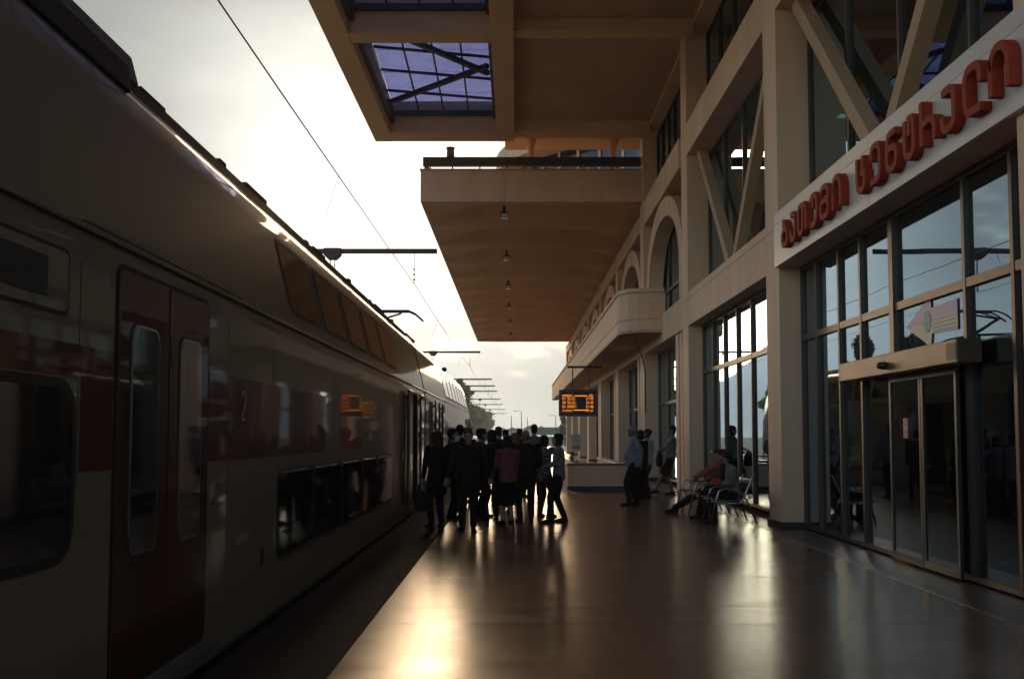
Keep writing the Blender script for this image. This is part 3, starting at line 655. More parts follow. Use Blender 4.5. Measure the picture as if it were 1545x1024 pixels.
# ------------------------------------------------------------------ train
PROF = [(2.30,-.62),(2.20,-.50),(2.20,.16),(2.20,2.44),(2.205,2.52),(2.245,2.74),(2.45,3.56),(2.52,3.74),(2.62,3.88),(2.80,3.99),(3.15,4.06),(3.60,4.08)]
CXT = 3.60
full = [(-x, z) for x, z in PROF] + [(-(2*CXT-x), z) for x, z in reversed(PROF[:-1])]
def pX(z):
    for (x0,z0),(x1,z1) in zip(PROF, PROF[1:]):
        if z0 <= z <= z1: return x0+(x1-x0)*(z-z0)/(z1-z0)
    return PROF[-1][0]
def coach(name, label, y0, y1, holes=(), nose=0):
    t = thing(name, label, 'train car', (-CXT, (y0+y1)/2, -.6), 'double-deck train cars')
    ys = sorted({y0, y1, *[h for hh in holes for h in hh]} | ({y1-nose, y1-nose*.66, y1-nose*.33, y1-nose*.12} if nose else set()))
    m = MB(); n = len(full); vs = []; fs = []
    for yy in ys:
        k = 1.0; dz = 0
        if nose and yy > y1-nose: q = (yy-(y1-nose))/nose; k = 1-.16*q**2.2; dz = -.42*q**2.2
        for (x, z) in full: vs.append((-CXT+(x+CXT)*k, yy, z+dz*max(0, (z-1)/3)))
    for i in range(len(ys)-1):
        hole = any(h[0] <= ys[i] and ys[i+1] <= h[1] for h in holes)
        for j in range(n-1):
            if hole and j == 2: continue
            fs.append((i*n+j, i*n+j+1, (i+1)*n+j+1, (i+1)*n+j))
    fs.append(tuple(range(n))); fs.append(tuple((len(ys)-1)*n+j for j in range(n)))
    b = m.add(vs, fs).build('body', 'train_white', t)
    me = b.data
    for p in me.polygons: p.use_smooth = len(p.vertices) == 4
    me.materials.append(M['train_roof'])
    for p in me.polygons:
        if p.center.z > 4.02: p.material_index = 1
    es = b.modifiers.new('e', 'EDGE_SPLIT'); es.split_angle = R(32)
    return t
def side_panel(t, name, mat, y0, y1, z0, z1, out=.006, r=.08, depth=.03, bevel=0, parent=None):
    """rounded panel lying on the curved side wall"""
    n = 5; loop = []
    for (cyy, czz, a0) in ((y1-r,z1-r,0),(y0+r,z1-r,90),(y0+r,z0+r,180),(y1-r,z0+r,270)):
        for k in range(n+1): loop.append((cyy+r*math.cos(R(a0+90*k/n)), czz+r*math.sin(R(a0+90*k/n))))
    m = MB(); k = len(loop)
    vs = [(-pX(z)+out, y, z) for y, z in loop]+[(-pX(z)-depth, y, z) for y, z in loop]
    m.add(vs, [tuple(range(k)), tuple(range(2*k-1, k-1, -1))]+[(j,k+j,k+(j+1)%k,(j+1)%k) for j in range(k)])
    return m.build(name, mat, parent or t)
def closed_door(t, y0, y1):
    side_panel(t, 'door_seal', 'rubber', y0-.03, y1+.03, .12, 2.51, .002, .10)
    mid = (y0+y1)/2
    for (a, b) in ((y0, mid-.008), (mid+.008, y1)):
        d = side_panel(t, 'door_leaf', 'train_door', a, b, .16, 2.48, .012, .05)
        for nm, mt, e, o_ in (('window_gasket','rubber',0,.016),('window_trim','chrome',-.012,.0185),('door_window','train_glass',-.024,.021)):
            p_ = side_panel(t, nm, mt, a+.17-e-.0, b-.17+e, .86-e, 2.20+e, o_, .09, parent=d)
    MB().box(-2.20, -2.10, y0-.02, y1+.02, .02, .10).build('door_step', 'steel_grey', t)
def open_door(t, y0, y1):
    v = bpy.data.objects.new('vestibule', None); col.objects.link(v); v.parent = t; v.location = Vector((-2.8,(y0+y1)/2,1.2))-wloc(t)
    m = MB(); m.box(-3.55,-3.50,y0-.3,y1+.3,.1,2.5); m.box(-3.5,-2.21,y0-.3,y0-.25,.1,2.5); m.box(-3.5,-2.21,y1+.25,y1+.3,.1,2.5); m.box(-3.5,-2.21,y0-.25,y1+.25,2.45,2.5); m.box(-3.5,-2.21,y0-.25,y1+.25,.1,.155)
    m.build('vestibule_shell', 'interior', v)
    MB().tube([(-2.45,y0+.1,.2),(-2.45,y0+.1,2.4)], .018).build('grab_pole', 'train_orange', v)
    fr = MB(); fr.box(-2.215,-2.19,y0-.04,y0+.02,.13,2.48); fr.box(-2.215,-2.19,y1-.02,y1+.04,.13,2.48); fr.box(-2.214,-2.191,y0+.02,y1-.02,2.43,2.48); fr.build('door_seal','rubber',t)
    for (a, b) in ((y0-.84, y0-.06), (y1+.06, y1+.84)):
        d = MB().box(-2.145,-2.105,a,b,.16,2.46).build('door_leaf', 'train_door', t, bevel=.01)
        MB().box(-2.104,-2.098,a+.16,b-.16,.86,2.20).build('door_window','train_glass',d)
        MB().box(-2.150,-2.146,a+.16,b-.16,.86,2.20).build('door_window','train_glass',d)
        MB().box(-2.20,-2.146,a+.3,a+.36,2.3,2.36).build('door_arm','steel_grey',d)
    MB().box(-2.20,-2.06,y0-.02,y1+.02,.02,.10).build('door_step','steel_grey',t)
def windows(t, name, y0, n, pitch, w, z0, z1, r=.09):
    side_panel(t, 'window_band', 'train_black', y0-.05, y0+pitch*(n-1)+w+.05, z0-.04, z1+.04, .003, .10) if name == 'lower_window' or n == 5 else None
    for k in range(n):
        a = y0+pitch*k
        f_ = side_panel(t, 'window', 'rubber', a-.05, a+w+.05, z0-.05, z1+.05, .005 if name != 'lower_window' else .006, r+.04)
        side_panel(t, 'pane', 'train_glass', a, a+w, z0, z1, .010, r, parent=f_)
        side_panel(t, 'vent_bar', 'chrome', a+.02, a+w-.35, z1+.012, z1+.026, .012, .005, parent=f_) if name == 'lower_window' else None

c1 = coach('train_car', 'grey white double-deck train car with dark red closed door and band', -9.0, 23.86, holes=((20.4, 22.0),))
closed_door(c1, 5.46, 7.08); open_door(c1, 20.4, 22.0)
windows(c1, 'upper_window', 9.95, 5, 1.82, 1.42, 2.82, 3.50)
windows(c1, 'lower_window', 9.24, 5, 1.68, 1.60, .45, 1.19)
side_panel(c1, 'window', 'rubber', .9, 4.97, .93, 1.83, .006, .2); side_panel(c1, 'pane', 'train_glass', .95, 4.92, .98, 1.78, .010, .17)
def bands(t, segs, mat='train_red'):
    for (a, b) in segs: side_panel(t, 'colour_band', mat, a, b, 1.365, 2.005, .002, .004)
bands(c1, ((-8.9, .85), (5.02, 5.42), (7.125, 11.48)))
side_panel(c1, 'colour_band', 'train_red', .86, 5.018, 1.84, 2.005, .002, .004)
side_panel(c1, 'colour_band', 'train_orange', 12.4, 14.3, 1.365, 2.10, .002, .22)
# destination display
dd = side_panel(c1, 'display_frame', 'rubber', 2.9, 4.86, 2.13, 2.46, .003, .05); 
side_panel(c1, 'display_cover', 'train_white', 2.92, 4.84, 2.15, 2.44, .006, .045, parent=dd); side_panel(c1, 'display_screen', 'train_black', 3.0, 4.62, 2.20, 2.39, .009, .01, parent=dd)
# class number "2"
m = MB(); pts = [(8.02,1.84),(8.0,1.88),(7.96,1.90)] ; 
two = [(-.05,.17),(-.035,.215),(0,.23),(.035,.215),(.05,.17),(.04,.12),(-.05,.0),(.06,.0)]
def num2(m, yc, z0):
    P = [Vector((yc+a, z0+b)) for a, b in two]
    for p, q in zip(P, P[1:]): m.bar((-2.196, p.x, p.y), (-2.196, q.x, q.y), .02, .006, up=(1,0,0))
num2(m, 8.02, 1.68); m.build('class_number', 'number_paint', c1)
for yy in (4.99, 7.6, 8.98, 12.0, 14.9, 17.9, 19.3):
    MB().box(-2.203, -2.1985, yy, yy+.007, .17 if yy in (7.6, 19.3) else 1.30, 2.43).build('panel_seam', 'train_black', c1)
side_panel(c1, 'door_button', 'chrome', 7.22, 7.30, 1.06, 1.22, .012, .035); side_panel(c1, 'door_button', 'chrome', 19.40, 19.48, 1.06, 1.22, .012, .035)
side_panel(c1, 'coach_label', 'number_paint', 7.9, 8.25, .70, .76, .002, .01)
MB().box(-2.203, -2.188, 8.62, 8.70, .44, .58).build('key_panel', 'train_black', c1)
MB().box(-2.235,-2.19,-8.9,23.8,2.60,2.63).build('rain_gutter', 'train_white', c1, bevel=.006)
MB().box(-2.212,-2.195,5.0,8.0,2.645,2.665).build('gutter_lip', 'train_white', c1)
# roof gear
MB().prism_y([(-2.53,3.80),(-2.56,4.00),(-2.66,4.02),(-4.6,4.02),(-4.66,3.80)], -9.0, 6.45).build('roof_fairing', 'train_black', c1, bevel=.02)
MB().prism_y([(-2.66,4.0),(-2.72,4.22),(-3.1,4.32),(-4.1,4.32),(-4.5,4.22),(-4.56,4.0)], -9.0, 6.9).build('roof_unit', 'train_roof', c1, bevel=.02)
for (a, b) in ((8.2, 10.4), (12, 14.8), (16.5, 19.5)):
    MB().prism_y([(-2.80,3.96),(-2.86,4.09),(-3.2,4.16),(-4.0,4.16),(-4.34,4.09),(-4.40,3.96)], a, b).build('roof_unit', 'train_roof', c1, bevel=.02)
MB().prism_y([(-2.66,3.88),(-2.69,4.03),(-2.78,4.05),(-2.86,3.98)], 6.4, 23.8).build('roof_rail', 'train_black', c1, bevel=.01)
for k in range(9): MB().box(-2.80,-2.69,(7.0,8.9,9.8,12.6,13.1,15.9,18.2,18.9,21.5)[k],(7.5,9.1,10.6,12.8,13.9,16.1,18.4,19.9,21.7)[k],3.97,4.05+.012*(k%3)).build('roof_bracket','rubber',c1)
MB().box(-2.205,-2.15,-8.9,20.2,-.5,-.02).build('skirt', 'train_black', c1)
c2 = coach('train_car', 'far double-deck train car with open doors and pantograph on its roof', 24.16, 49.3, holes=((27.0, 28.6),), nose=3.2)
open_door(c2, 27.0, 28.6)
windows(c2, 'upper_window', 31.9, 7, 1.98, 1.55, 2.82, 3.50); windows(c2, 'lower_window', 31.9, 7, 1.98, 1.88, .45, 1.19)
bands(c2, ((24.2, 26.0), (29.7, 44.0)), 'train_white')
MB().box(-2.235,-2.19,24.2,46,2.60,2.63).build('rain_gutter', 'train_white', c2, bevel=.006)
MB().box(-2.19,-2.12,45.2,45.35,1.2,2.3).build('grab_rail', 'train_black', c2)
MB().lathe((-2.72,37.5,3.86), [(.03,0),(.03,.10),(.09,.13),(.10,.20),(.06,.26)], 10).build('antenna', 'train_black', c2)
for (a, b) in ((24.5, 27.2), (31.0, 34.5), (38.5, 42)):
    MB().prism_y([(-2.80,4.0),(-2.88,4.14),(-3.2,4.22),(-4.0,4.22),(-4.32,4.14),(-4.4,4.0)], a, b).build('roof_unit', 'train_roof', c2, bevel=.02)
# flexible gangway between the cars
tag(MB().prism_y([(-CXT+(x+CXT)*.93, z*.965) for x, z in full], 23.84, 24.18).build('gangway_bellows', 'rubber'), 'black rubber bellows joining the two train cars', 'bellows')
# pantograph, folded low
pg = bpy.data.objects.new('pantograph', None); col.objects.link(pg); pg.parent = c2; pg.location = Vector((-3.6,28.4,4.2))-wloc(c2)
m = MB(); m.tube([(-4.15,29.6,4.35),(-3.05,29.6,4.35)],.035); m.tube([(-4.15,27.4,4.35),(-3.05,27.4,4.35)],.035); m.tube([(-4.15,27.4,4.35),(-4.15,29.6,4.35)],.03); m.tube([(-3.05,27.4,4.35),(-3.05,29.6,4.35)],.03); m.build('base_frame','steel_rust',pg)
for x in (-4.1,-3.1):
    for y in (27.45, 29.55): MB().lathe((x,y,4.06),[(.05,0),(.08,.06),(.05,.10),(.08,.16),(.05,.20),(.05,.28)],10).build('insulator','steel_grey',pg)
MB().tube([(-3.6,29.5,4.40),(-3.6,27.3,4.78)],.045).build('lower_arm','steel_rust',pg)
m = MB(); m.tube([(-3.6,27.3,4.78),(-3.35,28.6,5.06)],.028); m.tube([(-3.6,27.3,4.78),(-3.85,28.6,5.06)],.028); m.build('upper_arm','steel_rust',pg)
for y in (28.42, 28.78):
    MB().tube([(-4.50,y,4.86),(-4.28,y,5.05),(-4.1,y,5.13),(-3.1,y,5.13),(-2.92,y,5.05),(-2.70,y,4.86)],.025).build('collector_strip','steel_rust',pg)
m = MB(); m.tube([(-3.35,28.42,5.10),(-3.35,28.78,5.10)],.02); m.tube([(-3.85,28.42,5.10),(-3.85,28.78,5.10)],.02); m.build('head_frame','steel_rust',pg)

# ------------------------------------------------------------------ overhead line
def gantry(yy, idx, x0=-2.78, z=8.0):
    lab = 'rusty cantilever beam with dark bracket crossing above the train behind the pantograph' if abs(yy-34.6) < .1 else None
    t = thing('overhead_gantry', 'rusty cantilever beam carrying the overhead wire on a mast beyond the train', 'gantry', (-11.2, yy, -.7), 'overhead line cantilevers along the track')
    if lab: t['label'] = lab
    MB().box(-.16,.16,-.16,.16,0,9.6).build('mast','steel_rust',t,world=False)
    MB().box(.17,8.42,-.06,.06,8.62,8.78).build('beam','steel_rust',t,world=False)
    MB().bar((.15,0,9.5),(3.6,0,8.78),.04,.04).build('stay','steel_rust',t,world=False)
    MB().prism_y([(4.46,8.80),(5.06,8.80),(5.06,8.56),(4.90,8.40),(4.62,8.40),(4.46,8.56)],-.12,.12).build('bracket','steel_rust',t,world=False)
    m = MB(); m.tube([(4.68,0,8.42),(4.70,0,7.3)],.018,6); m.tube([(4.84,0,8.42),(4.82,0,7.3)],.018,6)
    for k in range(5): m.tube([(4.68,0,8.2-.22*k),(4.84,0,8.2-.22*k)],.012,5)
    m.build('hanger','steel_rust',t,world=False)
    m = MB(); m.lathe((7.62,0,7.55),[(.012,0),(.012,.12),(.06,.14),(.012,.18),(.012,.3),(.06,.32),(.012,.36),(.012,.48),(.06,.5),(.012,.54),(.012,1.08)],8); m.build('insulator','steel_grey',t,world=False)
    return t
for i, yy in enumerate((34.6, 76.8, 114.0, 129.3, 144.8, 176.0, 206.0, 245, 290)): gantry(yy, i)
sup = [-45, -5.0, 34.6, 76.8, 114.0, 144.8, 176.0, 206.0, 245, 290]
def wire(x, z, sag, r, lab, skew=0):
    pts = []
    for a, b in zip(sup, sup[1:]):
        for k in range(8): q = k/8; pts.append((x+skew*math.sin(q*math.pi), a+(b-a)*q, z-sag*4*q*(1-q)))
    pts.append((x, sup[-1], z))
    tag(MB().tube(pts, r, 5).build('overhead_wire','wire'), lab, 'wire')
wire(-3.58, 6.86, .10, .012, 'thin overhead wire strung above the train from gantry to gantry')
wire(-6.42, 6.55, .12, .010, 'thin overhead wire above the second track beyond the train')
for (yy) in (19.8, 27.5, 45, 55, 65):
    tag(MB().tube([(-3.58,yy,6.80),(-3.85,yy,5.9)],.005,5).build('dropper_wire','wire'),'hair-thin dropper wire hanging from the overhead wire','wire','droppers on the overhead wire')

# ------------------------------------------------------------------ far end: masts, fence, buildings, trees
def leaf_mesh(name, h, w, nl, seed, mat, size):
    rnd = random.Random(seed); m = MB(); blobs = []
    for k in range(13):
        a = rnd.uniform(0, 6.28); q = rnd.random(); zz = h*(.34+.60*q); rr = w*(.62*(1-abs(q-.42)*1.15))*rnd.uniform(.4,1)
        blobs.append((rr*math.cos(a), rr*math.sin(a), zz, w*rnd.uniform(.26,.46)))
    for k in range(nl):
        bx, by, bz, br = rnd.choice(blobs)
        v = Vector((rnd.gauss(0,1), rnd.gauss(0,1), rnd.gauss(0,.8))); v = v.normalized()*br*(rnd.random()**.4)
        p = Vector((bx,by,bz))+v; s = size*rnd.uniform(.5,1.2)
        ax = Vector((rnd.gauss(0,1),rnd.gauss(0,1),rnd.gauss(0,1))).normalized(); t_ = ax.cross(Vector((rnd.gauss(0,1),rnd.gauss(0,1),rnd.gauss(0,1)))).normalized()
        m.add([p-ax*s, p+t_*s*.55, p+ax*s, p-t_*s*.55], [(0,1,2,3)])
    me = bpy.data.meshes.new(name); me.from_pydata(m.v, [], m.f); me.materials.append(M[mat]); return me
def trunk_mesh(h, seed):
    rnd = random.Random(seed); m = MB(); m.tube([(0,0,0),(.05,.03,h*.3),(.0,.1,h*.6),(.1,.0,h*.85)],[h*.022,h*.017,h*.011,h*.004],7)
    for k in range(7):
        z = h*(.28+.07*k); a = rnd.uniform(0,6.28); l = h*.2*rnd.uniform(.6,1.1); m.tube([(0,.05,z),(l*.6*math.cos(a),l*.6*math.sin(a),z+l*.4),(l*math.cos(a),l*math.sin(a),z+l*.9)],[h*.009,h*.006,h*.002],5)
    return m.mesh('trunk','bark')
TM = [(leaf_mesh('crown',9,3.0,1500,1,'leaf_a',.46), trunk_mesh(9,1)), (leaf_mesh('crown',9,2.6,1300,2,'leaf_b',.44), trunk_mesh(9,2)), (leaf_mesh('crown',10,1.7,2200,3,'leaf_c',.26), trunk_mesh(10,3))]
def tree(x, y, s, kind, lab, group=None, sx=1.0):
    t = thing('tree', lab, 'tree', (x,y,-.75), group, rz=random.uniform(0,6)); t.scale = (s*sx,s*sx,s)
    for nm, me in zip(('crown','trunk'), TM[kind]): link(nm, me, t, world=False)
tree(-9.6, 158, 1.22, 1, 'tallest leafy tree, standing directly past the end of the train', sx=1.25)
for k in range(13):
    yy = 172+k*21+random.uniform(-4,4)
    tree(-10.6-random.uniform(0,2.2), yy, random.uniform(.98,1.18)+k*.018, (0,1,0)[k % 3], 'leafy tree in the hazy row beside the track past the train', 'trees along the track past the train', 1.15)
for k in range(9): tree(-20-random.uniform(0,8), 330+k*30, random.uniform(1.2,1.6), k % 2, 'hazy distant tree behind the trackside row', 'hazy distant trees behind the trackside row')
tree(8.6,176,.80,2,'dark narrow tree past the end of the station building'); tree(12.4,190,.9,0,'broad green tree past the end of the station building')
for k in range(7): tree(-6+k*7+random.uniform(-2,2), 520+random.uniform(0,90), random.uniform(.75,1.0), k % 2, 'pale tree on the hazy horizon beyond the tracks', 'trees on the hazy horizon', 1.3)
for i, (x, y, s, k) in enumerate(((-21,66,1.0,0),(-24,84,1.15,2),(-22,90,1.2,2),(-23,97,1.0,2),(-27,58,1.1,1),(-22,120,1.0,0),(-30,45,1.1,0),(-26,30,1.2,1),(-24,14,1.0,0),(-33,20,1.2,1),(-36,70,1.3,0),(-29,105,1.15,1))):
    tree(x, y, s, k, 'tree on the far side of the tracks behind the train', 'trees on the far side of the tracks')
hl = MB(); pts = []
nx_ = 40
vs = []; fs = []
for i in range(nx_+1):
    for j in range(9):
        x = -420+ i*14.0; q = j/8
        hgt = (16+10*math.sin(i*.23)+6*math.sin(i*.61+1))*math.sin(math.pi*q)**1.2
        vs.append((-520+ q*180, -200+i*22, -.8+hgt*1.5))
for i in range(nx_):
    for j in range(8): a = i*9+j; fs.append((a,a+1,a+10,a+9))
tag(hl.add(vs, fs).build('hill','leaf_c',smooth=True), kind='structure')
# low buildings and fence at the far end
gf = thing('green_fence', 'long green metal fence across the far end of the tracks', 'fence', (7, 205, -.75))
for k in range(8): MB().box(4.0+k*1.6, 5.58+k*1.6, 204.95, 205.05, 1.7, 3.25).build('panel','green_metal',gf)
for k in range(9): MB().box(3.95+k*1.6,4.03+k*1.6,204.8,204.94,-.7,3.3).build('post','steel_grey',gf)
rw = thing('yard_wall', 'low reddish yard wall below the green fence', 'wall', (7,196,-.75)); MB().box(2.2,17,196,196.4,-.7,.75).build('wall_face','pale_wall',rw); MB().box(2.1,17,195.9,196.5,.752,1.35).build('wall_cap','brick_red',rw)
def shed(x0,x1,y0,h,lab,mat='pale_wall'):
    t = thing('shed', lab, 'building', ((x0+x1)/2,y0,-.75)); MB().box(x0,x1,y0,y0+8,-.75,h).build('wall',mat,t); MB().prism_y([(x0-.3,h),(x1+.3,h),((x0+x1)/2,h+1.1)],y0-.3,y0+8.3).build('roof','brick_red',t)
    n = max(1,int((x1-x0)/2.2))
    for k in range(n): xx = x0+.6+k*2.2; MB().box(xx,xx+.9,y0-.03,y0+.02,.6,1.8).build('window','train_glass',t)
shed(-3.5,1.2,300,3.0,'small pale shed left of the slender mast in the haze'); shed(2.0,6.2,320,3.6,'small pale shed right of the slender mast in the haze')
def mast(x,y,h,lab,arm=True):
    t = thing('lamp_mast', lab, 'mast', (x,y,-.75)); MB().tube([(x,y,-.75),(x,y,h)],[.14,.07],8).build('pole','steel_grey',t)
    if arm: MB().tube([(x,y,h-.1),(x-.5,y,h+.05),(x-1.3,y,h+.02)],.05).build('arm','steel_grey',t); MB().box(x-1.9,x-1.2,y-.15,y+.15,h-.06,h+.08).build('luminaire','steel_grey',t)
mast(1.2,230,7.2,'slender street lamp mast with one arm beyond the tracks'); mast(2.9,260,6.3,'plain slender mast above the far sheds',False); mast(9.5,240,6.4,'lamp mast with one arm near the green fence')
mast(-1.05,215,5.9,'dark plain mast at the end of the row of gantries',False)

# ------------------------------------------------------------------ bench seats
def bench():
    t = thing('seat_bench', 'row of tubular steel waiting seats under the tall window', 'bench', (3.75, 19.6, 0))
    for k in range(5):
        y0 = 17.62+.74*k
        MB().add([(3.46,y0,.44),(3.46,y0+.62,.44),(3.95,y0+.62,.40),(3.95,y0,.40),(3.46,y0,.42),(3.46,y0+.62,.42),(3.95,y0+.62,.38),(3.95,y0,.38)],[(0,1,2,3),(4,7,6,5),(0,4,5,1),(1,5,6,2),(2,6,7,3),(3,7,4,0)]).build('seat','dark_frame',t)
        MB().add([(3.97,y0,.45),(3.97,y0+.62,.45),(4.12,y0+.62,.78),(4.12,y0,.78),(3.99,y0,.45),(3.99,y0+.62,.45),(4.14,y0+.62,.78),(4.14,y0,.78)],[(0,1,2,3),(4,7,6,5),(0,4,5,1),(1,5,6,2),(2,6,7,3),(3,7,4,0)]).build('backrest','dark_frame',t)
    for k in range(6):
        yy = 17.56+.74*k
        MB().tube([(3.40,yy,0),(3.50,yy,.42),(3.56,yy,.58),(3.66,yy,.62),(3.85,yy,.61),(3.98,yy,.52),(4.05,yy,.40),(4.22,yy,.01)],.016,8).build('leg_frame','chrome',t,smooth=True)
        MB().tube([(3.42,yy+.01,.40),(3.90,yy+.01,.36),(3.98,yy+.01,.42),(4.14,yy+.01,.82),(4.19,yy+.01,.86)],.015,8).build('side_tube','chrome',t,smooth=True)
    MB().tube([(3.7,17.5,.37),(3.7,21.3,.37)],.025).build('cross_bar','chrome',t)
bench()

# ------------------------------------------------------------------ people
def skin(c): return c
pmat('skin_a', (.30,.16,.10), .55, var=.08, scale=9); pmat('skin_b', (.24,.12,.075), .55, var=.08, scale=9)
pmat('hair_dark', (.012,.009,.007), .7, spec=.15, var=.3, scale=30); pmat('hair_brown', (.045,.024,.012), .7, spec=.15, var=.3, scale=30); pmat('hair_fair', (.16,.09,.035), .7, spec=.15, var=.3, scale=30); pmat('hair_grey', (.12,.10,.09), .7, spec=.15, var=.3, scale=30)
CL = dict(black=(.010,.009,.009), charcoal=(.014,.013,.012), navy=(.012,.014,.024), brown=(.022,.013,.009), olive=(.018,.016,.010), pink=(.17,.05,.05), paleblue=(.22,.20,.215), white=(.48,.43,.38), grey=(.17,.14,.125), orange=(.28,.09,.035), teal=(.02,.022,.025), red=(.35,.05,.03), denim=(.03,.04,.065), lilac=(.16,.12,.14), beige=(.24,.18,.12))
for k, v in CL.items(): pmat('cloth_'+k, v, .9, var=.3, scale=7, bump=.6, bscale=14, spec=.12)
def plaid():
    m = pmat('cloth_plaid', (.03,.028,.028), .85); nt = m.node_tree; N = nt.nodes.new; L = nt.links.new; b = nt.nodes['Principled BSDF']
    ch = N('ShaderNodeTexChecker'); ch.inputs['Scale'].default_value = 22; ch.inputs['Color1'].default_value = (.02,.018,.02,1); ch.inputs['Color2'].default_value = (.15,.13,.125,1)
    tc = N('ShaderNodeTexCoord'); L(tc.outputs['Object'], ch.inputs['Vector']); L(ch.outputs['Color'], b.inputs['Base Color'])
plaid()
def ik(a, b, l1, l2, pole):
    a, b = Vector(a), Vector(b); d = b-a; L_ = max(.05, min(d.length, (l1+l2)*.998)); dn = d.normalized(); b = a+dn*L_
    x = (l1*l1-l2*l2+L_*L_)/(2*L_); h = math.sqrt(max(0, l1*l1-x*x)); p = Vector(pole); p = p-dn*p.dot(dn); p = p.normalized() if p.length > 1e-5 else Vector((0,1,0))
    return a+dn*x+p*h, b
def ering(c, rx, ry, d=None, n=12, side=None):
    """ellipse ring round c; d is the chain direction, rx to the side, ry in depth"""
    c = Vector(c); d = Vector(d or (0,0,1)).normalized(); sd = Vector(side or (1,0,0)); sd = (sd-d*sd.dot(d)).normalized(); fw = d.cross(sd)
    return [c+sd*rx*math.cos(2*math.pi*k/n)+fw*ry*math.sin(2*math.pi*k/n) for k in range(n)]
def limb(m, pts, rad, n=10):
    """tapered closed limb with rounded ends"""
    P = [Vector(p) for p in pts]; rr = []
    d0 = (P[1]-P[0]).normalized(); d1 = (P[-1]-P[-2]).normalized()
    def sdv(d): return (1,0,0) if abs(d.x) < .8 else (0,1,0)
    rr.append(ering(P[0]-d0*rad[0]*.7, rad[0]*.5, rad[0]*.5, d0, n, sdv(d0)))
    for i, p in enumerate(P):
        d = (P[min(i+1,len(P)-1)]-P[max(i-1,0)]).normalized(); rr.append(ering(p, rad[i], rad[i], d, n, sdv(d)))
    rr.append(ering(P[-1]+d1*rad[-1]*.7, rad[-1]*.5, rad[-1]*.5, d1, n, sdv(d1)))
    m.rings(rr)
DG = None
def voxel(m, name, size, mats, smooth=3):
    me = bpy.data.meshes.new(name+'_src'); me.from_pydata(m.v, [], m.f)
    bm = bmesh.new(); bm.from_mesh(me); bmesh.ops.recalc_face_normals(bm, faces=bm.faces); bm.to_mesh(me); bm.free()
    o = bpy.data.objects.new('tmp', me); col.objects.link(o)
    r = o.modifiers.new('r','REMESH'); r.mode = 'VOXEL'; r.voxel_size = size
    if smooth: s = o.modifiers.new('s','SMOOTH'); s.factor = .5; s.iterations = smooth
    dg = bpy.context.evaluated_depsgraph_get(); out = bpy.data.meshes.new_from_object(o.evaluated_get(dg)); out.name = name
    bpy.data.objects.remove(o); bpy.data.meshes.remove(me)
    out.materials.clear()
    for x in mats: out.materials.append(M[x])
    for p in out.polygons: p.use_smooth = True
    return out
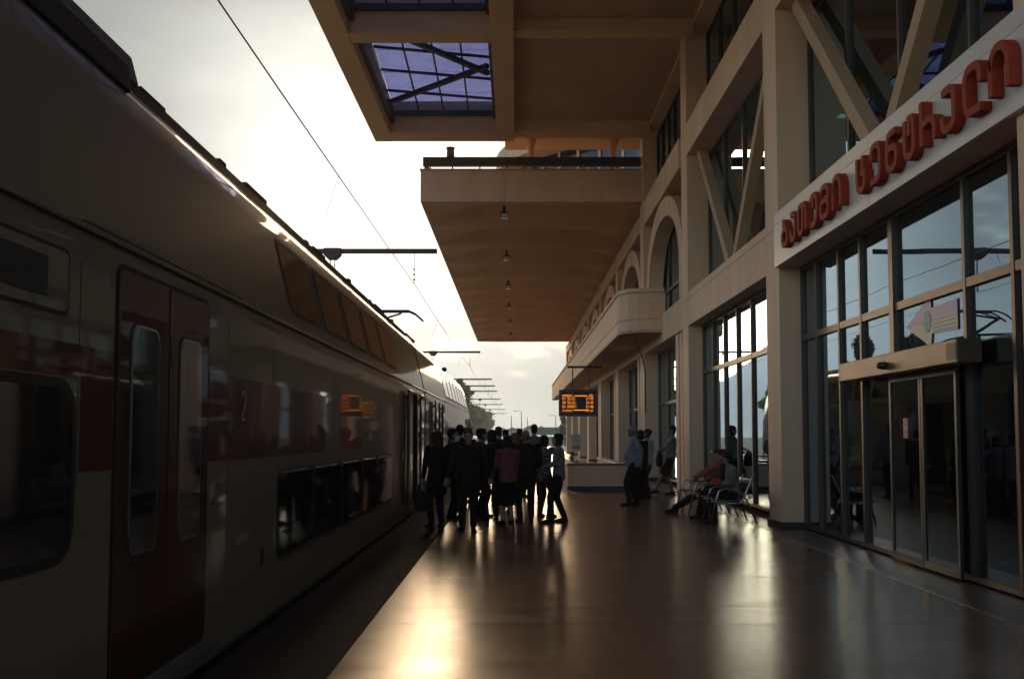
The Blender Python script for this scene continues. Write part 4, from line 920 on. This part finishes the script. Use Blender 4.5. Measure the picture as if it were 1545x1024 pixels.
def person(label, pos, face, h=1.7, top='black', legs='charcoal', hair='hair_dark', style='short', sk='skin_a', lf=None, rf=None, lh=None, rh=None,
           lean=0, width=1.0, belly=0, sleeve='long', skirt=False, shorts=False, coat=False, hip=None, headturn=0, headnod=0, cap=None, group=None, shoes='cloth_black', extra=None, hipy=0, elbow=None):
    """face = heading of the front, degrees; 0 looks along +Y, 90 looks along -X"""
    t = thing('person', label, 'person', pos, group, rz=R(face))
    s = h/1.72; S = lambda *p: Vector(p)*s
    hz = (hip if hip is not None else .92)
    hc = S(0, hipy, hz); ln = R(lean)
    def T(x, y, z):        # torso-space point above the hips, leaned forward
        return hc + Vector((x*s, (y*math.cos(ln)+z*math.sin(ln))*s, (z*math.cos(ln)-y*math.sin(ln))*s))
    sw = .175*width
    sh = {-1: T(-sw, -.01, .50), 1: T(sw, -.01, .50)}
    hp = {-1: hc+S(-.085*width,0,-.02), 1: hc+S(.085*width,0,-.02)}
    ft = {-1: S(*(lf or (-.11,-.02,0))), 1: S(*(rf or (.11,.03,0)))}
    hd = {-1: Vector(lh)*s if lh else None, 1: Vector(rh)*s if rh else None}
    arms, legs_ = {}, {}
    for q in (-1, 1):
        tgt = hd[q] if hd[q] is not None else Vector((sh[q].x+q*.07*s, sh[q].y+.06*s, sh[q].z-.55*s))
        el, hn = ik(sh[q], tgt, .29*s, .26*s, elbow[q] if elbow else (q*.5, -1, -.3)); arms[q] = (sh[q], el, hn)
        an = ft[q]+S(0,0,.085); kn, an = ik(hp[q], an, .43*s, .42*s, (q*.1, 1, .12)); legs_[q] = (hp[q], kn, an)
    nk = T(0, .0, .53); hn_ = R(headturn); hm = Matrix.Rotation(hn_, 3, 'Z') @ Matrix.Rotation(R(-headnod), 3, 'X')
    hcen = T(0, .03, .675)
    def Hd(x, y, z): return hcen + hm @ (Vector((x, y, z))*s)
    def head_rings(m, g=1.0, oy=0, oz=0):
        prof = [(-.118,.030,.030,.055),(-.105,.045,.050,.045),(-.07,.058,.078,.02),(-.02,.068,.092,.005),(.03,.074,.098,-.002),(.07,.070,.092,-.005),(.10,.052,.070,-.006),(.116,.022,.030,-.006)]
        m.rings([[Hd(rx*g*math.cos(2*math.pi*k/14), c+oy+ry*g*math.sin(2*math.pi*k/14), z*g+oz) for k in range(14)] for z, rx, ry, c in prof])
    # ---- body (one continuous surface)
    b = MB(); head_rings(b)
    limb(b, [T(0,-.01,.44), T(0,.0,.53), Hd(0,.0,-.06)], [.062*s,.054*s,.052*s])
    b.rings([ering(T(0,0,z), rx*s*width, ry*s, T(0,0,1)-T(0,0,0)) for z, rx, ry in ((-.08,.12,.09),(0,.15,.105),(.12,.135,.095),(.30,.15,.105),(.46,.165,.09),(.52,.10,.06))])
    for q in (-1, 1):
        a, e, n_ = arms[q]; limb(b, [a, (a+e)/2, e, (e+n_)/2, n_], [.052*s,.046*s,.038*s,.037*s,.027*s])
        p0, k_, an = legs_[q]; limb(b, [p0, (p0+k_)/2, k_, k_*.6+an*.4, an], [.085*s,.075*s,.055*s,.054*s,.036*s])
        b.rings([[Hd(q*(.074+.012*c_[0]), -.005+.016*math.cos(2*math.pi*k/8)*c_[1], -.002+.030*math.sin(2*math.pi*k/8)*c_[1]) for k in range(8)] for c_ in ((-1,1),(0,1.1),(.6,.8))])
    b.rings([[Hd(.013*g_*math.cos(2*math.pi*k/6), .098+.018*(1-zz/.05)*.0+dy+.014*g_*math.sin(2*math.pi*k/6), zz) for k in range(6)] for zz, g_, dy in ((.03,.6,-.006),(.0,.9,.004),(-.018,1.2,.010),(-.028,.8,.004))])
    me = voxel(b, 'body', .0145*s, [sk])
    # hands with separate fingers, eyes and mouth are added to the same mesh
    hb = MB()
    for q in (-1, 1):
        a, e, n_ = arms[q]; d = (n_-e).normalized(); up_ = Vector((0,0,1)) if abs(d.z) < .8 else Vector((0,1,0)); sd = d.cross(up_).normalized(); nr = sd.cross(d).normalized()
        hb.rings([ering(n_-d*.02*s,.026*s,.02*s,d,8,sd), ering(n_+d*.02*s,.034*s,.017*s,d,8,sd), ering(n_+d*.075*s,.042*s,.015*s,d,8,sd), ering(n_+d*.095*s,.036*s,.011*s,d,8,sd)])
        for k, ln_ in enumerate((.068,.078,.072,.056)):
            o_ = n_+d*.085*s+sd*(-.030+.020*k)*s; hb.tube([o_, o_+d*ln_*.5*s-nr*.008*s, o_+d*ln_*.85*s-nr*.030*s],[.0088*s,.008*s,.006*s],6)
        o_ = n_+d*.022*s-sd*.028*s; hb.tube([o_, o_+d*.03*s-sd*.026*s-nr*.008*s, o_+d*.06*s-sd*.030*s-nr*.018*s],[.011*s,.0095*s,.007*s],6)
    eb = MB()
    for q in (-1, 1): eb.rings([[Hd(q*.031+.012*g_*math.cos(2*math.pi*k/8), .088+yy, .012+.006*g_*math.sin(2*math.pi*k/8)) for k in range(8)] for g_, yy in ((1,-.008),(.9,.004),(.4,.007))])
    eb.rings([[Hd(.022*g_*math.cos(2*math.pi*k/8), .094+yy, -.058+.005*g_*math.sin(2*math.pi*k/8)) for k in range(8)] for g_, yy in ((1,-.01),(.9,.004))])
    me.materials.append(M['hair_brown'])
    bm = bmesh.new(); bm.from_mesh(me); n0 = len(bm.faces)
    for mb, mi in ((hb,0),(eb,1)):
        vv = [bm.verts.new(p) for p in mb.v]
        for f_ in mb.f:
            try: fc = bm.faces.new([vv[i] for i in f_]); fc.material_index = mi; fc.smooth = True
            except ValueError: pass
    bm.to_mesh(me); bm.free()
    link('body', me, t, world=False)
    # ---- upper garment
    g_ = MB(); up = T(0,0,1)-T(0,0,0); bl = belly
    lowz = -.10 if not coat else -.34
    rg_ = [(lowz,.172,.125+bl*.5),(-.02,.172,.125+bl*.8),(.10,.160,.118+bl),(.22,.166,.120+bl*.7),(.34,.178,.124),(.44,.182,.112),(.50,.150,.090),(.535,.085,.066),(.55,.068,.060)]
    g_.rings([ering(T(0, bl*.5 if .0 <= z <= .3 else 0, z), rx*s*width, ry*s, up, 16) for z, rx, ry in rg_])
    for q in (-1, 1):
        a, e, n_ = arms[q]
        if sleeve == 'long': limb(g_, [a, (a+e)/2, e, (e+n_)/2, e+(n_-e)*.93], [.072*s,.062*s,.054*s,.050*s,.042*s])
        elif sleeve == 'short': limb(g_, [a, (a+e)/2, a+(e-a)*.8], [.070*s,.062*s,.060*s])
    link('coat' if coat else 'top', voxel(g_, 'top', .017*s, ['cloth_'+top]), t, world=False)
    # ---- lower garment
    l_ = MB(); l_.rings([ering(hc+S(0,0,z), rx*s*width, ry*s, None, 14) for z, rx, ry in ((-.10,.16,.11),(-.02,.165,.118),(.06,.155,.112),(.10,.145,.10))])
    if skirt:
        kn = (legs_[-1][1]+legs_[1][1])/2
        l_.rings([ering(hc,.165*s*width,.12*s,None,14), ering((hc*2+kn)/3,.185*s*width,.15*s,None,14), ering(kn,.19*s*width,.16*s,None,14), ering(kn-S(0,0,.12),.19*s*width,.165*s,None,14)])
    else:
        for q in (-1, 1):
            p0, k_, an = legs_[q]
            if shorts: limb(l_, [p0, (p0+k_)/2, k_+(p0-k_)*.08], [.102*s,.100*s,.092*s])
            else: limb(l_, [p0, (p0+k_)/2, k_, k_*.5+an*.5, an+S(0,0,.01)], [.100*s*width**.5,.092*s,.074*s,.068*s,.062*s])
    link('skirt' if skirt else ('shorts' if shorts else 'trousers'), voxel(l_, 'legwear', .017*s, ['cloth_'+legs]), t, world=False)
    # ---- shoes
    for q in (-1, 1):
        f0 = legs_[q][2]-S(0,0,.085); m = MB()
        dv = Vector((q*.18, 1, 0)).normalized(); sd = Vector((dv.y,-dv.x,0))
        prof = [(-.07,.030,.06),(-.05,.038,.09),(.02,.040,.095),(.08,.044,.075),(.15,.046,.055),(.195,.032,.04)]
        m.rings([[f0+dv*y_*s+sd*x_*s+Vector((0,0,z_*s)) for x_, z_ in ((-w_,0),(w_,0),(w_,hh*.45),(w_*.6,hh),(-w_*.6,hh),(-w_,hh*.45))] for y_, w_, hh in prof])
        m.build('shoe', shoes, t, world=False, smooth=False, bevel=.008)
    # ---- hair / cap
    hr = MB()
    if style != 'bald':
        head_rings(hr, 1.09, -.020, .016)
        if style in ('bob','long','curly'):
            zl = {'bob':-.11,'long':-.24,'curly':-.15}[style]
            hr.rings([[Hd(rx*math.cos(2*math.pi*k/12), c+ry*math.sin(2*math.pi*k/12), z) for k in range(12)] for z, rx, ry, c in ((zl,.075,.045,-.05),(zl*.5,.098,.075,-.035),(.02,.092,.085,-.025),(.08,.06,.06,-.02))])
        if style == 'curly': hr.rings([[Hd(rx*math.cos(2*math.pi*k/12), -.02+ry*math.sin(2*math.pi*k/12), z) for k in range(12)] for z, rx, ry in ((-.06,.09,.085),(.04,.115,.115),(.11,.085,.09),(.14,.04,.04))])
        if style == 'bun': hr.rings([[Hd(r_*math.cos(2*math.pi*k/10), -.115+r_*math.sin(2*math.pi*k/10), z) for k in range(10)] for z, r_ in ((.02,.02),(.04,.045),(.075,.05),(.105,.03))])
        link('hair', voxel(hr, 'hair', .013*s, [hair], 2), t, world=False)
    else:
        hr.rings([[Hd(.074*math.cos(a_)*k2, -.025+.09*math.sin(a_)*k2, z) for a_ in [math.pi+math.pi*k/10 for k in range(11)]+[2*math.pi-math.pi*k/10 for k in range(11)]] for z, k2 in ((-.07,1.0),(.0,1.04))]) if False else None
        hr.rings([[Hd(rx*math.cos(2*math.pi*k/12), -.045+ry*math.sin(2*math.pi*k/12), z) for k in range(12)] for z, rx, ry in ((-.075,.05,.04),(-.03,.073,.065),(.02,.072,.062),(.035,.05,.05))])
        link('hair', voxel(hr, 'hair', .013*s, [hair], 2), t, world=False)
    if cap:
        m = MB()
        if cap == 'peaked':
            m.rings([[Hd(rx*math.cos(2*math.pi*k/16), -.01+ry*math.sin(2*math.pi*k/16), z) for k in range(16)] for z, rx, ry in ((.05,.088,.110),(.085,.090,.112),(.115,.125,.145),(.130,.120,.140),(.138,.05,.06))])
        else:
            m.rings([[Hd(rx*math.cos(2*math.pi*k/16), -.012+ry*math.sin(2*math.pi*k/16), z) for k in range(16)] for z, rx, ry in ((.035,.088,.110),(.08,.090,.110),(.12,.072,.088),(.142,.03,.04))])
        m.rings([[Hd(x_, y_, z_+dz) for x_, y_, z_ in ((-.07,.06,.05),(-.06,.13,.042),(-.03,.165,.036),(.03,.165,.036),(.06,.13,.042),(.07,.06,.05))] for dz in (0,.01)])
        m.build('cap', 'cloth_charcoal', t, world=False, smooth=True)
    t['_s'] = s
    del t['_s']
    return t, dict(arms=arms, T=T, Hd=Hd, hc=hc, s=s, rot=R(face), pos=Vector(pos))
def held(info, p):      # local point of a person -> world
    return info['pos'] + Matrix.Rotation(info['rot'], 3, 'Z') @ Vector(p)
def bag(name, label, top, w, d, h, mat, rz, strap=None):
    t = thing(name, label, 'bag', (top.x, top.y, top.z-h), rz=rz)
    m = MB(); m.rings([[(x_*w/2*k, y_*d/2*k2, z*h) for x_, y_ in ((-1,-.7),(-.8,-1),(.8,-1),(1,-.7),(1,.7),(.8,1),(-.8,1),(-1,.7))] for z, k, k2 in ((0,.82,.85),(.08,.95,1.0),(.45,1.0,1.1),(.85,.93,.8),(.93,.85,.45))])
    m.build('pouch', mat, t, world=False, bevel=.01)
    if strap: MB().tube([(-w*.3,0,h*.9),(-w*.25,0,h*.98+strap*.7),(0,0,h*.95+strap),(w*.25,0,h*.98+strap*.7),(w*.3,0,h*.9)], .011, 6).build('handle', mat, t, world=False, smooth=True)
    return t

def at(px, Y): return ((px-779)/1502*Y, Y, 0)
CG = None
P_ = person
# --- the crowd by the train
_, i1 = P_('woman with big curly hair and long dark coat holding a bag by the train', at(660,17.0), 30, 1.62, 'black','black','hair_brown','curly', coat=True, lh=(-.30,.02,.72), width=1.08)
b_ = held(i1, i1['arms'][-1][2]+Vector((0,0,-.06))); bag('shopping_bag','grey shopping bag hanging from the curly-haired woman\'s hand', b_+Vector((0,0,-.12)), .30,.12,.36,'cloth_teal', R(30), .12)
t2, i2 = P_('dark-haired person in a black top with a pale face mask, behind the coated man', at(682,18.7), -80, 1.67, 'charcoal','black','hair_dark','short', headturn=-10)
m = MB(); m.rings([[i2['Hd'](rx*math.sin(R(-80+160*k/8)), .012+ry*math.cos(R(-80+160*k/8)), z) for k in range(9)]+[i2['Hd']((rx-.008)*math.sin(R(80-160*k/8)), .012+(ry-.008)*math.cos(R(80-160*k/8)), z) for k in range(9)] for z, rx, ry in ((-.105,.060,.090),(-.07,.070,.112),(-.03,.074,.118),(-.008,.074,.112))])
m.build('face_mask', 'paper', t2, world=False)
P_('tall short-haired man in a grey top close to the train doors', at(694,21.0), 12, 1.77, 'teal','black','hair_dark','short')
P_('railway guard in a flat-topped peaked cap and dark uniform', at(706,23.2), 40, 1.72, 'navy','navy','hair_dark','short', cap='peaked')
_, i5 = P_('broad man in a long open dark coat walking away from the waiting crowd', at(707,16.4), 178, 1.64, 'olive','black','hair_brown','short', coat=True, width=1.22, lf=(-.10,.16,0), rf=(.12,-.18,.0), lh=(-.40,.06,.78), rh=(.40,.06,.78))
P_('person in a black jacket and baseball cap with the visor to the right', at(725,19.2), -75, 1.68, 'black','black','hair_dark','short', cap='ball', width=1.1)
P_('stout woman with a round dark hairdo in a black jacket beside the pink one', at(742,18.3), 20, 1.65, 'black','charcoal','hair_dark','bob', width=1.15)
P_('bareheaded man in a brown jacket half hidden in the middle of the crowd', at(752,22.2), -20, 1.74, 'brown','black','hair_brown','short')
P_('small dark-haired person deep in the crowd behind the pink jacket', at(763,24.2), 10, 1.69, 'charcoal','black','hair_dark','short')
_, i10 = P_('short woman in a pink jacket and dark skirt with her back turned', at(766,17.5), 28, 1.55, 'pink','black','hair_dark','bob', skirt=True, width=1.08, lh=(-.20,.22,.98), rh=(.22,.10,.86))
P_('woman with fair brown curls behind the bald man', at(777,20.2), 10, 1.60, 'brown','black','hair_fair','curly')
P_('dark-haired person at the back of the crowd between the curls and the bald head', at(784,25.4), -10, 1.72, 'navy','black','hair_dark','short')
P_('big bald man in a dark jacket seen from behind', at(793,17.9), 8, 1.66, 'black','black','hair_grey','bald', 'skin_b', width=1.28, belly=.03, lh=(-.22,.25,.95), rh=(.30,.12,.84))
P_('tall man in a pale lilac shirt rising above the others', at(806,24.6), 0, 1.82, 'lilac','charcoal','hair_dark','short', width=1.05)
_, i15 = P_('person in a checked shirt raising a hand to the face', at(821,19.1), -40, 1.55, 'plaid','charcoal','hair_dark','bob', rh=(.15,.24,1.42), elbow={-1:(-.5,-1,-.3),1:(.9,.1,-.6)})
_, i16 = P_('woman with a dark bob and dark waistcoat standing with legs apart', at(843,17.95), 84, 1.58, 'grey','black','hair_dark','bob', lf=(-.15,.14,0), rf=(.13,-.10,0), lh=(-.10,.30,1.06), rh=(.05,.30,1.02), headturn=4, shoes='cloth_brown')
# --- standing by the columns
_, i17 = P_('balding man in a pale blue shirt and black trousers with a round belly', at(956,22.3), 82, 1.79, 'paleblue','black','hair_grey','bald','skin_b', belly=.07, width=1.08, lh=(-.20,-.14,.90), rh=(.20,-.14,.92), lf=(-.12,.10,0), rf=(.12,-.05,0))
P_('dark-haired person in black behind the balding man', at(966,24.6), 40, 1.68, 'black','black','hair_dark','bob')
_, i19 = P_('woman with a dark bun in a white top and black jacket on her arm', at(977,25.0), 60, 1.71, 'white','black','hair_brown','bun', sleeve='short', rh=(.18,.20,1.02), lh=(-.18,.20,1.0))
_, i20 = P_('young man in pale shirt and dark shorts leaning on a column with folded arms', (4.04,26.05,0), 88, 1.80, 'grey','black','hair_dark','short','skin_b', sleeve='short', shorts=True, lean=-6, lf=(-.11,.42,0), rf=(.11,-.04,0), lh=(.14,.25,1.10), rh=(-.12,.28,1.14), headnod=14, hipy=.02, elbow={-1:(-1,-.2,-.5),1:(1,-.2,-.5)})
bag('sling_bag','small black bag held against the young man leaning on the column', Vector((3.70,25.85,1.10)), .30,.16,.34,'cloth_black', R(88), .10)
P_('fair-haired man on the underpass stairs with only his head above the parapet', (1.88,33.6,-.80), 160, 1.80, 'white','charcoal','hair_fair','short','skin_a', sleeve='short', lf=(-.1,.0,0), rf=(.1,.0,0))
# --- seated on the bench (facing the train)
_, s1 = P_('seated woman in orange top with sunglasses on her hair and legs stretched out', (3.90,20.15,0), 90, 1.66, 'orange','black','hair_dark','long', hip=.53, lean=-16, lf=(-.10,.78,0), rf=(.10,.74,0), lh=(-.10,.34,.72), rh=(.08,.36,.70), elbow={-1:(-1,-.4,-.5),1:(1,-.4,-.5)}, headnod=6)
_, s2 = P_('seated person in a dark brown jacket beside the woman in orange', (3.92,18.72,0), 90, 1.66, 'brown','black','hair_brown','short', hip=.53, lean=4, lf=(-.10,.42,0), rf=(.10,.50,0), lh=(-.08,.34,.70), rh=(.08,.36,.70), headnod=18)
_, s3 = P_('seated woman in grey top holding something red, on the end seat', (3.92,17.95,0), 92, 1.62, 'grey','black','hair_dark','bob', hip=.53, lean=8, lf=(-.10,.42,0), rf=(.10,.40,0), lh=(-.05,.32,.74), rh=(.06,.34,.76), headnod=24)
sc = thing('red_scarf', 'folded red scarf on the lap of the seated woman in grey', 'scarf', (3.60, 17.97, .66), rz=R(92))
m = MB(); m.rings([[(.16*math.cos(2*math.pi*k/12)*q, .10*math.sin(2*math.pi*k/12)*q+.01*math.sin(k*2.1), z) for k in range(12)] for z, q in ((.0,.9),(.03,1.05),(.07,1.0),(.10,.8),(.12,.4))]); m.build('scarf_fold','cloth_red',sc,world=False,smooth=True)
sgl = thing('sunglasses', 'dark sunglasses pushed up on the seated woman\'s hair', 'sunglasses', held(s1, s1['Hd'](0,.06,.09)), rz=R(90))
m = MB(); m.tube([(-.06,.02,0),(-.03,.045,.004),(0,.048,.006),(.03,.045,.004),(.06,.02,0)],.014,8); m.build('lenses','chrome',sgl,world=False,smooth=True); m = MB(); m.tube([(-.06,.02,0),(-.085,-.09,-.02)],.005,5); m.tube([(.06,.02,0),(.085,-.09,-.02)],.005,5); m.build('temples','rubber',sgl,world=False)
# mask on the masked person
mi = dict(rot=R(-80), pos=Vector(at(682,18.7)))

# ------------------------------------------------------------------ haze
hz = MB().box(-600, 430, -280, 1160, -1.75, 52).build('haze', 'plaster'); tag(hz, kind='stuff')
hm_ = bpy.data.materials.new('haze'); hm_.use_nodes = True; nt = hm_.node_tree; nt.nodes.clear()
o_ = nt.nodes.new('ShaderNodeOutputMaterial'); v_ = nt.nodes.new('ShaderNodeVolumePrincipled'); v_.inputs['Color'].default_value = (.96,.93,.86,1); v_.inputs['Density'].default_value = .0008; v_.inputs['Anisotropy'].default_value = .2
nt.links.new(v_.outputs[0], o_.inputs['Volume']); hz.data.materials.clear(); hz.data.materials.append(hm_)
